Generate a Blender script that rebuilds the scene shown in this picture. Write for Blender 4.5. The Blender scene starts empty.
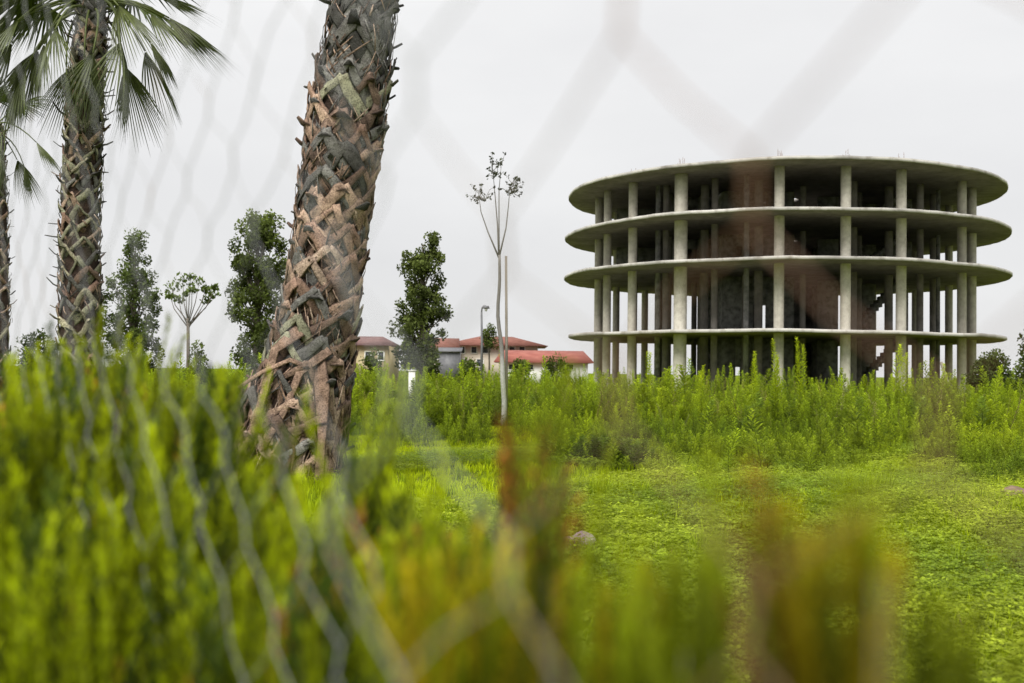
import bpy, math, random
import numpy as np
from mathutils import Vector, Matrix

random.seed(7)
rng = np.random.default_rng(7)
scene = bpy.context.scene
COL = scene.collection
R = math.radians

# ------------------------------------------------------------------ camera
F = 1075.0                      # focal length in pixels of a 1024 px wide frame
EYE = 1.5
TILT = math.atan(30.5 / F)
cam_d = bpy.data.cameras.new("camera")
cam = bpy.data.objects.new("camera", cam_d)
COL.objects.link(cam)
cam.location = (0, 0, EYE)
ROLL = R(0.75)
cam.rotation_euler = (Matrix.Rotation(R(90) + TILT, 3, "X") @ Matrix.Rotation(ROLL, 3, "Z")).to_euler()
CAM_M = cam.rotation_euler.to_matrix()
cam_d.sensor_width = 36.0
cam_d.lens = F * 36.0 / 1024.0
cam_d.clip_start = 0.02
cam_d.clip_end = 6000
cam_d.dof.use_dof = True
cam_d.dof.focus_distance = 17.0
cam_d.dof.aperture_fstop = 2.9
scene.camera = cam


def at(px, py, Y):
    """measured position on the photograph at depth Y -> point of the place"""
    d = CAM_M @ Vector(((px - 512.0) / F, (341.5 - py) / F, -1.0))
    return Vector((0, 0, EYE)) + d * (Y / d.y)


# ------------------------------------------------------------------ mesh helper
class MB:
    def __init__(self):
        self.v, self.q, self.t, self.c, self.n = [], [], [], [], 0

    def add(self, v, quads=None, tris=None, col=(1, 1, 1)):
        v = np.asarray(v, dtype=np.float32).reshape(-1, 3)
        if quads is not None and len(quads):
            self.q.append(np.asarray(quads, dtype=np.int32).reshape(-1, 4) + self.n)
        if tris is not None and len(tris):
            self.t.append(np.asarray(tris, dtype=np.int32).reshape(-1, 3) + self.n)
        c = np.asarray(col, dtype=np.float32)
        if c.ndim == 1:
            c = np.repeat(c[None, :3], len(v), 0)
        self.v.append(v)
        self.c.append(c[:, :3])
        self.n += len(v)

    def arrays(self):
        v = np.concatenate(self.v) if self.v else np.zeros((0, 3), np.float32)
        c = np.concatenate(self.c) if self.c else np.zeros((0, 3), np.float32)
        q = np.concatenate(self.q) if self.q else np.zeros((0, 4), np.int32)
        t = np.concatenate(self.t) if self.t else np.zeros((0, 3), np.int32)
        return v, q, t, c

    def box(self, lo, hi, col=(1, 1, 1), M=None):
        x0, y0, z0 = lo
        x1, y1, z1 = hi
        v = [(x0, y0, z0), (x1, y0, z0), (x1, y1, z0), (x0, y1, z0), (x0, y0, z1), (x1, y0, z1), (x1, y1, z1), (x0, y1, z1)]
        if M is not None:
            v = [M @ Vector(p) for p in v]
        self.add(v, [(0, 3, 2, 1), (4, 5, 6, 7), (0, 1, 5, 4), (1, 2, 6, 5), (2, 3, 7, 6), (3, 0, 4, 7)], col=col)

    def tube(self, pts, rad, n=8, col=(1, 1, 1), caps=True):
        pts = [Vector(p) for p in pts]
        m = len(pts)
        if not hasattr(rad, "__len__"):
            rad = [rad] * m
        cols = np.asarray(col, dtype=np.float32)
        rings = []
        side = None
        for i in range(m):
            d = (pts[min(i + 1, m - 1)] - pts[max(i - 1, 0)]).normalized()
            if side is None:
                side = d.orthogonal().normalized()
            else:
                side = (side - d * side.dot(d)).normalized()
            up = d.cross(side)
            for k in range(n):
                a = 2 * math.pi * k / n
                rings.append(pts[i] + (side * math.cos(a) + up * math.sin(a)) * rad[i])
        q = []
        for i in range(m - 1):
            for k in range(n):
                k2 = (k + 1) % n
                q.append((i * n + k, i * n + k2, (i + 1) * n + k2, (i + 1) * n + k))
        t = []
        if caps:
            rings += [pts[0], pts[-1]]
            a, b = m * n, m * n + 1
            for k in range(n):
                t.append((a, (k + 1) % n, k))
                t.append((b, (m - 1) * n + k, (m - 1) * n + (k + 1) % n))
        if cols.ndim == 2:
            cc = np.repeat(cols, n, 0)
            if caps:
                cc = np.concatenate([cc, cols[:1], cols[-1:]])
            cols = cc
        self.add([tuple(p) for p in rings], q, t, cols)

    def build(self, name, mat, parent=None, smooth=False):
        v, q, t, c = self.arrays()
        me = bpy.data.meshes.new(name)
        me.vertices.add(len(v))
        me.vertices.foreach_set("co", v.ravel())
        nl = q.size + t.size
        me.loops.add(nl)
        me.loops.foreach_set("vertex_index", np.concatenate([q.ravel(), t.ravel()]).astype(np.int32))
        nf = len(q) + len(t)
        me.polygons.add(nf)
        st = np.concatenate([np.arange(len(q)) * 4, q.size + np.arange(len(t)) * 3]).astype(np.int32)
        me.polygons.foreach_set("loop_start", st)
        if smooth:
            me.polygons.foreach_set("use_smooth", np.ones(nf, dtype=bool))
        at_ = me.color_attributes.new("Col", "FLOAT_COLOR", "POINT")
        at_.data.foreach_set("color", np.concatenate([c, np.ones((len(c), 1), np.float32)], 1).astype(np.float32).ravel())
        me.update(calc_edges=True)
        me.validate()
        me.materials.append(mat)
        o = bpy.data.objects.new(name, me)
        COL.objects.link(o)
        if parent is not None:
            o.parent = parent
            o.matrix_parent_inverse = Matrix.Translation(-parent.location) if False else Matrix()
            if parent.type == "EMPTY":
                o.matrix_parent_inverse = parent.matrix_basis.inverted()
        return o


def scatter(mb, proto, pos, rot, scl, tint=None, tilt=None):
    """copies of a small arrays() proto at many places, merged into one sheet of foliage"""
    pv, pq, pt, pc = proto
    N = len(pos)
    c, s = np.cos(rot), np.sin(rot)
    V = np.repeat(pv[None], N, 0) * np.asarray(scl).reshape(N, 1, 1 if np.ndim(scl) == 1 else 3)
    x = V[..., 0] * c[:, None] - V[..., 1] * s[:, None]
    y = V[..., 0] * s[:, None] + V[..., 1] * c[:, None]
    z = V[..., 2]
    if tilt is not None:
        x = x + tilt[:, 0:1] * z
        y = y + tilt[:, 1:2] * z
    V = np.stack([x, y, z], -1) + pos[:, None, :]
    C = np.repeat(pc[None], N, 0)
    if tint is not None:
        C = C * tint[:, None, :]
    off = (np.arange(N) * len(pv))[:, None, None]
    mb.add(V.reshape(-1, 3), (pq[None] + off).reshape(-1, 4) if len(pq) else None,
           (pt[None] + off).reshape(-1, 3) if len(pt) else None, C.reshape(-1, 3))


def thing(name, label, cat, loc=(0, 0, 0), group=None):
    o = bpy.data.objects.new(name, None)
    o.empty_display_size = 0.2
    COL.objects.link(o)
    o.location = loc
    o["label"] = label
    o["category"] = cat
    if group:
        o["group"] = group
    return o


def tag(o, label, cat, group=None, kind=None):
    if label:
        o["label"] = label
    if cat:
        o["category"] = cat
    if group:
        o["group"] = group
    if kind:
        o["kind"] = kind
    return o


# ------------------------------------------------------------------ materials
def mat_new(name):
    m = bpy.data.materials.new(name)
    m.use_nodes = True
    nt = m.node_tree
    nt.nodes.clear()
    out = nt.nodes.new("ShaderNodeOutputMaterial")
    return m, nt, out


def noise(nt, scale, detail=4, rough=0.6, coord="Object"):
    tc = nt.nodes.new("ShaderNodeTexCoord")
    n = nt.nodes.new("ShaderNodeTexNoise")
    n.inputs["Scale"].default_value = scale
    n.inputs["Detail"].default_value = detail
    n.inputs["Roughness"].default_value = rough
    nt.links.new(tc.outputs[coord], n.inputs["Vector"])
    return n, tc


def ramp(nt, src, stops):
    r = nt.nodes.new("ShaderNodeValToRGB")
    el = r.color_ramp.elements
    el[0].position, el[0].color = stops[0][0], (*stops[0][1], 1)
    el[1].position, el[1].color = stops[1][0], (*stops[1][1], 1)
    for p, c in stops[2:]:
        e = el.new(p)
        e.color = (*c, 1)
    nt.links.new(src, r.inputs["Fac"])
    return r


def mix(nt, a, b, fac=1.0, mode="MULTIPLY"):
    m = nt.nodes.new("ShaderNodeMix")
    m.data_type = "RGBA"
    m.blend_type = mode
    for val, i in ((a, 6), (b, 7)):
        if hasattr(val, "is_linked"):
            nt.links.new(val, m.inputs[i])
        else:
            m.inputs[i].default_value = (*val, 1)
    if hasattr(fac, "is_linked"):
        nt.links.new(fac, m.inputs[0])
    else:
        m.inputs[0].default_value = fac
    return m.outputs[2]


def foliage_mat(name, trans=0.4, rough=0.55, spec=0.25):
    m, nt, out = mat_new(name)
    a = nt.nodes.new("ShaderNodeVertexColor")
    a.layer_name = "Col"
    n, _ = noise(nt, 9.0, 2)
    r = ramp(nt, n.outputs["Fac"], [(0.3, (0.75, 0.75, 0.75)), (0.7, (1.2, 1.2, 1.1))])
    c = mix(nt, a.outputs["Color"], r.outputs["Color"])
    p = nt.nodes.new("ShaderNodeBsdfPrincipled")
    p.inputs["Roughness"].default_value = rough
    p.inputs["Specular IOR Level"].default_value = spec
    nt.links.new(c, p.inputs["Base Color"])
    t = nt.nodes.new("ShaderNodeBsdfTranslucent")
    nt.links.new(c, t.inputs["Color"])
    ms = nt.nodes.new("ShaderNodeMixShader")
    ms.inputs[0].default_value = trans
    nt.links.new(p.outputs[0], ms.inputs[1])
    nt.links.new(t.outputs[0], ms.inputs[2])
    nt.links.new(ms.outputs[0], out.inputs[0])
    return m


def rough_mat(name, stops, scale=4.0, rough=0.9, bump=0.3, bscale=30.0, vcol=False, metal=0.0, streak=False, stops2=None):
    m, nt, out = mat_new(name)
    n, tc = noise(nt, scale, 6)
    if streak:
        mp = nt.nodes.new("ShaderNodeMapping")
        mp.inputs["Scale"].default_value = (1, 1, 0.12)
        nt.links.new(tc.outputs["Object"], mp.inputs["Vector"])
        nt.links.new(mp.outputs[0], n.inputs["Vector"])
    c = ramp(nt, n.outputs["Fac"], stops).outputs["Color"]
    if stops2:
        n3, _ = noise(nt, scale * 5.3, 5)
        c = mix(nt, c, ramp(nt, n3.outputs["Fac"], stops2).outputs["Color"])
    if vcol:
        a = nt.nodes.new("ShaderNodeVertexColor")
        a.layer_name = "Col"
        c = mix(nt, c, a.outputs["Color"])
    p = nt.nodes.new("ShaderNodeBsdfPrincipled")
    p.inputs["Roughness"].default_value = rough
    p.inputs["Metallic"].default_value = metal
    p.inputs["Specular IOR Level"].default_value = 0.25
    nt.links.new(c, p.inputs["Base Color"])
    if bump:
        n2, _ = noise(nt, bscale, 5)
        b = nt.nodes.new("ShaderNodeBump")
        b.inputs["Strength"].default_value = bump
        b.inputs["Distance"].default_value = 0.05
        nt.links.new(n2.outputs["Fac"], b.inputs["Height"])
        nt.links.new(b.outputs[0], p.inputs["Normal"])
    nt.links.new(p.outputs[0], out.inputs[0])
    return m


M_grass = foliage_mat("grass_blades", 0.5, 0.6, 0.2)
M_leaf = foliage_mat("tree_leaves", 0.35, 0.6, 0.12)
M_weed = foliage_mat("weed_leaves", 0.5, 0.6, 0.2)
M_hedge = foliage_mat("hedge_foliage", 0.5, 0.6, 0.2)
M_frond = foliage_mat("palm_fronds", 0.25, 0.45, 0.35)
M_bark = rough_mat("tree_bark", [(0.3, (0.07, 0.055, 0.045)), (0.7, (0.17, 0.145, 0.12))], 14, 0.95, 0.6, 40)
M_palm = rough_mat("palm_bark", [(0.3, (0.45, 0.43, 0.42)), (0.6, (1.1, 1.1, 1.1))], 9, 0.95, 0.7, 60, vcol=True,
                   stops2=[(0.35, (0.45, 0.42, 0.4)), (0.55, (1.1, 1.08, 1.05))])
M_sap = rough_mat("sapling_bark", [(0.3, (0.8, 0.8, 0.8)), (0.7, (1.1, 1.1, 1.1))], 12, 0.9, 0.3, 40, vcol=True)
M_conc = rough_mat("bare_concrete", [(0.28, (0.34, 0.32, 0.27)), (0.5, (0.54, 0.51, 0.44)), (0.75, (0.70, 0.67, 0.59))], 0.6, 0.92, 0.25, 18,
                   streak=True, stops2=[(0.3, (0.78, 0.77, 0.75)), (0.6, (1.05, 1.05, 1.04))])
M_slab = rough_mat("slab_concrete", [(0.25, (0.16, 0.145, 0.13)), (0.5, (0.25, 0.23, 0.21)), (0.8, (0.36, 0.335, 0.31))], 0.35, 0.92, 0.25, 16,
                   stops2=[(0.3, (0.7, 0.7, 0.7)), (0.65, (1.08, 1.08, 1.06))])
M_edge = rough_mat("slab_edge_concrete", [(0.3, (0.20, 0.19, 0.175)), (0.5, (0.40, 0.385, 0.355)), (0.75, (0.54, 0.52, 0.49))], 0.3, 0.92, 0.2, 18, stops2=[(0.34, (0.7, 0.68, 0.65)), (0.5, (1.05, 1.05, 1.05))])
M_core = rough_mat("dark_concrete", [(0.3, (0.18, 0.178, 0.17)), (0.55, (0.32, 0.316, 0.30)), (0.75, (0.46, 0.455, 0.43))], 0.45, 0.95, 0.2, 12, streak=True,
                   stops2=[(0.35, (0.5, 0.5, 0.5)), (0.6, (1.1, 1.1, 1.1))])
M_rust = rough_mat("rusty_rebar", [(0.3, (0.13, 0.07, 0.045)), (0.7, (0.22, 0.15, 0.11))], 20, 0.85, 0.2, 60)
def wire_mat():
    m, nt, out = mat_new("weathered_wire")
    n, tc = noise(nt, 6, 4)
    sp_ = nt.nodes.new("ShaderNodeSeparateXYZ")
    nt.links.new(tc.outputs["Object"], sp_.inputs[0])
    mr = nt.nodes.new("ShaderNodeMapRange")
    mr.inputs[1].default_value, mr.inputs[2].default_value = -0.05, 0.06
    mr.inputs[3].default_value, mr.inputs[4].default_value = -0.12, 0.13
    nt.links.new(sp_.outputs[0], mr.inputs[0])
    ad = nt.nodes.new("ShaderNodeMath")
    nt.links.new(n.outputs["Fac"], ad.inputs[0])
    nt.links.new(mr.outputs[0], ad.inputs[1])
    c = ramp(nt, ad.outputs[0], [(0.44, (0.26, 0.265, 0.265)), (0.56, (0.22, 0.17, 0.13)), (0.66, (0.20, 0.105, 0.06))]).outputs["Color"]
    p = nt.nodes.new("ShaderNodeBsdfPrincipled")
    p.inputs["Roughness"].default_value = 0.6
    nt.links.new(c, p.inputs["Base Color"])
    nt.links.new(p.outputs[0], out.inputs[0])
    return m


M_wire = wire_mat()
M_tile = rough_mat("red_roof_tiles", [(0.3, (0.15, 0.06, 0.045)), (0.7, (0.25, 0.11, 0.085))], 1.4, 0.85, 0.3, 10)
M_redmetal = rough_mat("red_sheet_roof", [(0.3, (0.22, 0.065, 0.05)), (0.7, (0.32, 0.12, 0.09))], 1.0, 0.7, 0.1, 10)
M_brownroof = rough_mat("brown_roof", [(0.3, (0.12, 0.07, 0.07)), (0.7, (0.2, 0.12, 0.11))], 1.2, 0.9, 0.2, 10)
M_cream = rough_mat("cream_plaster", [(0.3, (0.52, 0.45, 0.36)), (0.7, (0.62, 0.56, 0.46))], 0.8, 0.9, 0.1, 20)
M_beige = rough_mat("beige_plaster", [(0.3, (0.36, 0.29, 0.17)), (0.7, (0.46, 0.38, 0.24))], 0.8, 0.9, 0.1, 20)
M_white = rough_mat("white_plaster", [(0.3, (0.66, 0.65, 0.62)), (0.7, (0.78, 0.77, 0.74))], 0.8, 0.85, 0.1, 20)
M_glass = rough_mat("dark_window", [(0.3, (0.03, 0.035, 0.04)), (0.7, (0.07, 0.08, 0.09))], 0.7, 0.15, 0)
M_steel = rough_mat("grey_painted_steel", [(0.3, (0.10, 0.10, 0.11)), (0.7, (0.17, 0.17, 0.18))], 3, 0.5, 0.05, 50)
M_lampglass = rough_mat("lamp_glass", [(0.3, (0.45, 0.45, 0.43)), (0.7, (0.55, 0.55, 0.52))], 3, 0.3, 0)
M_wood = rough_mat("weathered_wood", [(0.3, (0.16, 0.14, 0.11)), (0.7, (0.30, 0.27, 0.23))], 10, 0.9, 0.4, 50, streak=True)
M_stone = rough_mat("pinkish_stone", [(0.3, (0.22, 0.17, 0.17)), (0.7, (0.42, 0.34, 0.33))], 9, 0.9, 0.6, 25)
M_soil = rough_mat("dry_soil", [(0.3, (0.13, 0.09, 0.06)), (0.7, (0.27, 0.19, 0.13))], 9, 0.95, 0.7, 25)


# ------------------------------------------------------------------ sky and light
world = bpy.data.worlds.new("World")
scene.world = world
world.use_nodes = True
wn = world.node_tree
wn.nodes.clear()
wo = wn.nodes.new("ShaderNodeOutputWorld")
SUN_EL, SUN_AZ = R(50), R(205)          # behind and left of the camera
sky = wn.nodes.new("ShaderNodeTexSky")
sky.sky_type = "NISHITA"
sky.sun_disc = False
sky.sun_elevation = SUN_EL
sky.sun_rotation = SUN_AZ
b1 = wn.nodes.new("ShaderNodeBackground")
b1.inputs[1].default_value = 0.004
wn.links.new(sky.outputs[0], b1.inputs[0])
tc = wn.nodes.new("ShaderNodeTexCoord")
sep = wn.nodes.new("ShaderNodeSeparateXYZ")
wn.links.new(tc.outputs["Generated"], sep.inputs[0])
g = wn.nodes.new("ShaderNodeValToRGB")
e = g.color_ramp.elements
e[0].position, e[0].color = 0.0, (0.79, 0.79, 0.795, 1)
e[1].position, e[1].color = 0.34, (0.925, 0.925, 0.926, 1)
e2 = e.new(1.0)
e2.color = (1.05, 1.05, 1.06, 1)
wn.links.new(sep.outputs[2], g.inputs[0])
wnz = wn.nodes.new("ShaderNodeTexNoise")
wnz.inputs["Scale"].default_value = 3.2
wnz.inputs["Detail"].default_value = 5
mp = wn.nodes.new("ShaderNodeMapping")
mp.inputs["Scale"].default_value = (1, 1, 2.6)
wn.links.new(tc.outputs["Generated"], mp.inputs[0])
wn.links.new(mp.outputs[0], wnz.inputs["Vector"])
cl = wn.nodes.new("ShaderNodeValToRGB")
cl.color_ramp.elements[0].position, cl.color_ramp.elements[0].color = 0.3, (0.93, 0.93, 0.935, 1)
cl.color_ramp.elements[1].position, cl.color_ramp.elements[1].color = 0.7, (1.025, 1.025, 1.024, 1)
wn.links.new(wnz.outputs["Fac"], cl.inputs[0])
b2 = wn.nodes.new("ShaderNodeBackground")
wn.links.new(mix(wn, g.outputs[0], cl.outputs[0]), b2.inputs[0])
b2.inputs[1].default_value = 0.975
ad = wn.nodes.new("ShaderNodeAddShader")
wn.links.new(b1.outputs[0], ad.inputs[0])
wn.links.new(b2.outputs[0], ad.inputs[1])
wn.links.new(ad.outputs[0], wo.inputs[0])

sd = bpy.data.lights.new("sun", "SUN")
sd.energy = 5.0
sd.angle = R(40)
sd.color = (1.0, 0.97, 0.92)
sun = bpy.data.objects.new("sun", sd)
COL.objects.link(sun)
sv = Vector((math.sin(SUN_AZ) * math.cos(SUN_EL), math.cos(SUN_AZ) * math.cos(SUN_EL), math.sin(SUN_EL)))
sun.rotation_euler = sv.to_track_quat("Z", "Y").to_euler()
sun.location = (0, 0, 40)

# ------------------------------------------------------------------ ground
m, nt, out = mat_new("meadow_ground")
n1, _ = noise(nt, 0.35, 6)
c1 = ramp(nt, n1.outputs["Fac"], [(0.3, (0.07, 0.10, 0.006)), (0.55, (0.14, 0.19, 0.006)), (0.8, (0.20, 0.22, 0.012))]).outputs[0]
n2, _ = noise(nt, 14.0, 5)
c2 = ramp(nt, n2.outputs["Fac"], [(0.3, (0.45, 0.45, 0.5)), (0.7, (1.25, 1.2, 1.1))]).outputs[0]
p = nt.nodes.new("ShaderNodeBsdfPrincipled")
p.inputs["Roughness"].default_value = 1.0
p.inputs["Specular IOR Level"].default_value = 0.05
nt.links.new(mix(nt, c1, c2), p.inputs["Base Color"])
nt.links.new(p.outputs[0], out.inputs[0])
M_ground = m
gm = MB()
xs = np.concatenate([[-2500, -900, -300, -120], np.linspace(-40, 60, 81), [120, 300, 900, 2500]])
ys = np.concatenate([[-300, -60], np.linspace(-10, 110, 97), [200, 500, 1200, 3500]])
X, Y = np.meshgrid(xs, ys)


def ground_z(x, y):
    near = np.exp(-((np.asarray(x) / 70.0) ** 2 + ((np.asarray(y) - 25) / 60.0) ** 2))
    return near * (0.05 * np.sin(x * 0.9 + 1.3) * np.cos(y * 0.7) + 0.04 * np.sin(x * 0.37 + y * 0.51))


Z = ground_z(X, Y)
nx, ny = len(xs), len(ys)
idx = np.arange(nx * ny).reshape(ny, nx)
gm.add(np.stack([X, Y, Z], -1).reshape(-1, 3),
       np.stack([idx[:-1, :-1], idx[:-1, 1:], idx[1:, 1:], idx[1:, :-1]], -1).reshape(-1, 4))
ground = gm.build("ground", M_ground, smooth=True)
ground["kind"] = "structure"


def gz(p):
    return float(ground_z(p[0], p[1]))


def patch(x, y, s=1.0, o=0.0):
    """soft value 0..1 of slow patches over the field"""
    return 0.5 + 0.25 * np.sin(0.9 * s * x + 1.7 * np.sin(0.5 * s * y + o) + o) + 0.25 * np.sin(1.1 * s * y - 0.6 * s * x + 2.1 * np.sin(0.43 * s * x - o))


# ------------------------------------------------------------------ grass and clover
def blade_proto(n, h, w, spread, lean, base, tip):
    mb = MB()
    for i in range(n):
        a = random.uniform(0, 2 * math.pi)
        r = random.uniform(0, spread)
        b = random.uniform(0, 2 * math.pi)
        l = random.uniform(0.2, 1.0) * lean
        hh = h * random.uniform(0.55, 1.0)
        ox, oy = r * math.cos(a), r * math.sin(a)
        sx, sy = -math.sin(b) * w / 2, math.cos(b) * w / 2
        dx, dy = math.cos(b), math.sin(b)
        k = random.uniform(0.8, 1.2)
        v = [(ox - sx, oy - sy, 0), (ox + sx, oy + sy, 0),
             (ox + dx * l * .35 + sx * .8, oy + dy * l * .35 + sy * .8, hh * .6), (ox + dx * l * .35 - sx * .8, oy + dy * l * .35 - sy * .8, hh * .6),
             (ox + dx * l, oy + dy * l, hh * .95)]
        bc, tcx = np.array(base) * k, np.array(tip) * k
        mb.add(v, [(0, 1, 2, 3)], [(3, 2, 4)], np.array([bc, bc, (bc + tcx) / 2, (bc + tcx) / 2, tcx]))
    return mb.arrays()


def clover_proto(n, spread, size):
    mb = MB()
    for i in range(n):
        a, r = random.uniform(0, 6.283), spread * math.sqrt(random.random())
        ox, oy, oz = r * math.cos(a), r * math.sin(a), random.uniform(0.02, 0.085)
        k = random.uniform(0.7, 1.25)
        c = np.array((0.39, 0.49, 0.03)) * k
        a0 = random.uniform(0, 6.283)
        for j in range(3):
            b = a0 + j * 2.09
            d = np.array((math.cos(b), math.sin(b), random.uniform(-0.15, .45)))
            s = np.array((-math.sin(b), math.cos(b), random.uniform(-.25, .25)))
            o = np.array((ox, oy, oz))
            L = size * random.uniform(.7, 1.1)
            mb.add([o, o + d * L * .6 + s * L * .42, o + d * L, o + d * L * .6 - s * L * .42], [(0, 1, 2, 3)], col=c)
    return mb.arrays()


def field_points(n, y0, y1, pw=1.0, margin=1.6, slope=0.56):
    u = rng.random(n)
    y = (y0 ** (pw) + u * (y1 ** pw - y0 ** pw)) ** (1 / pw)
    x = (rng.random(n) * 2 - 1) * (y * slope + margin)
    return x, y


gp = [blade_proto(7, 0.13, 0.006, 0.05, 0.07, (0.17, 0.24, 0.004), (0.56, 0.68, 0.008)) for _ in range(5)]
gp_far = [blade_proto(6, 0.15, 0.013, 0.09, 0.09, (0.32, 0.40, 0.004), (0.57, 0.69, 0.006)) for _ in range(5)]
cp = [clover_proto(9, 0.10, 0.021) for _ in range(5)]
mg, mc = MB(), MB()


def keep_clear(x, y):
    ok = (np.hypot(x - at(580, 548, 9.2).x, y - 9.2) > .14)
    return ok


for i, pr in enumerate(gp + gp_far):
    far = i >= 5
    x, y = field_points(8500 if far else 6800, 10 if far else 1.2, 27 if far else 12, 1.5 if far else 1.25)
    keep = keep_clear(x, y)
    x, y = x[keep], y[keep]
    right = np.clip((x / y - .02) * 12, 0, 1)          # coarser ground cover to the right, fine lawn to the left
    k2 = (rng.random(len(x)) > .55 * right) & keep_clear(x, y)
    x, y, right = x[k2], y[k2], right[k2]
    p1, p2 = patch(x, y, 1.0), patch(x, y, 2.3, 1.0)
    p3 = patch(x, y, 5.5, .7)
    lawn = np.clip((y - 13) / 4, 0, 1) * (1 - right)
    tint = np.stack([0.70 + .30 * p1 + .14 * lawn, 0.76 + .24 * p1 + 0.10 * lawn, 0.8 + .2 * p2], -1) * (1 - .28 * right * p3)[:, None]
    sc = (0.50 + 0.65 * p2) * (1 - 0.3 * lawn) * rng.uniform(.6, 1.35, len(x))
    scatter(mg, pr, np.stack([x, y, ground_z(x, y) - 0.005], -1), rng.random(len(x)) * 6.283, sc, tint)
for pr in cp:
    x, y = field_points(9500, 1.5, 23, 1.35)
    keep = (patch(x, y, .8, 2.0) + .35 * np.tanh((x - .4) * 1.2) > 0.35) & keep_clear(x, y)
    x, y = x[keep], y[keep]
    p1, p3 = patch(x, y, 1.3, .5), patch(x, y, 6.0, 1.5)
    tint = np.stack([.62 + .45 * p1, .70 + .32 * p1, .9 + .2 * p1], -1) * (.55 + .65 * p3)[:, None]
    scatter(mc, pr, np.stack([x, y, ground_z(x, y) + .05 * p3], -1), rng.random(len(x)) * 6.283, rng.uniform(.9, 1.7, len(x)), tint)
dry = [blade_proto(6, 0.16, 0.006, 0.06, 0.10, (0.20, 0.16, 0.05), (0.50, 0.42, 0.16)) for _ in range(3)]
tuf = [blade_proto(22, 0.34, 0.009, 0.07, 0.20, (0.12, 0.19, 0.006), (0.40, 0.52, 0.015)) for _ in range(3)]
for pr, n_, hi in [(d_, 900, 1.2) for d_ in dry] + [(t_, 330, 1.15) for t_ in tuf]:
    x, y = field_points(n_, 2.5, 25, 1.4)
    keep = (patch(x, y, 2.6, 3.0) > .62) & keep_clear(x, y)
    x, y = x[keep], y[keep]
    scatter(mg, pr, np.stack([x, y, ground_z(x, y)], -1), rng.random(len(x)) * 6.283, rng.uniform(.5, hi, len(x)), np.repeat(rng.uniform(.7, 1.15, len(x))[:, None], 3, 1))
tag(mg.build("lawn_grass", M_grass), "short bright green grass of the clearing in front of the weeds", "grass", kind="stuff")
tag(mc.build("clover", M_grass), "low leafy clover patches spread through the clearing", "ground cover", kind="stuff")


# ------------------------------------------------------------------ weeds
BX_, BY_ = 21.2, 85.9
def weed_proto(h, n, leaf, w, base, tip, spread=0.0, bushy=0.0):
    mb = MB()
    bend = random.uniform(-.06, .06), random.uniform(-.06, .06)

    def stem(z):
        t = z / h
        return np.array((bend[0] * t * t * h, bend[1] * t * t * h, z))
    mb.tube([stem(0), stem(h * .5), stem(h * .98)], [.008, .006, .002], 3, np.array(base) * .8, caps=False)
    for i in range(n):
        t = (i + random.random()) / n
        z = h * (0.08 + .92 * t)
        b = i * 2.4 + random.uniform(-.4, .4)
        L = leaf * (1.15 - .65 * t) * random.uniform(.7, 1.2)
        up = random.uniform(.35, .95) + .5 * t
        off = bushy * (1 - t) * random.random()
        d = np.array((math.cos(b), math.sin(b), up))
        d /= np.linalg.norm(d)
        s = np.array((-math.sin(b), math.cos(b), random.uniform(-.3, .3))) * w / 2 * random.uniform(.7, 1.2)
        o = stem(z) + np.array((math.cos(b), math.sin(b), .5)) * off
        k = random.uniform(.75, 1.25)
        c = (np.array(base) * (1 - t) + np.array(tip) * t) * k
        mb.add([o, o + d * L * .5 + s, o + d * L - np.array((0, 0, L * .25)), o + d * L * .5 - s], [(0, 1, 2, 3)], col=c)
    return mb.arrays()


WB, WT = (0.17, 0.24, 0.012), (0.40, 0.52, 0.020)
W2B, W2T = (0.12, 0.17, 0.012), (0.33, 0.42, 0.02)
wp = [weed_proto(random.uniform(1.0, 1.35), 110, .17, .034, WB, WT, bushy=.14) for _ in range(5)] + \
     [weed_proto(random.uniform(.7, 1.0), 100, .19, .055, W2B, W2T, bushy=.22) for _ in range(4)] + \
     [weed_proto(random.uniform(.9, 1.2), 60, .12, .022, (0.26, 0.25, 0.05), (0.46, 0.44, 0.10), bushy=.06)]
low = [weed_proto(random.uniform(.35, .8), 60, .14, .04, W2B, W2T, bushy=.16) for _ in range(4)] + [weed_proto(.7, 60, .13, .03, WB, WT, bushy=.1) for _ in range(2)]
mw = MB()


def belt_edge(x):
    return 24.6 + 1.5 * np.sin(x * .55 + .6) + 1.0 * np.sin(x * 1.37) + .6 * np.sin(x * 3.1) - 3.2 / (1 + np.exp(-(x - 1.2) * 1.6)) + .5 * np.sin(x * 7.3)


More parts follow.
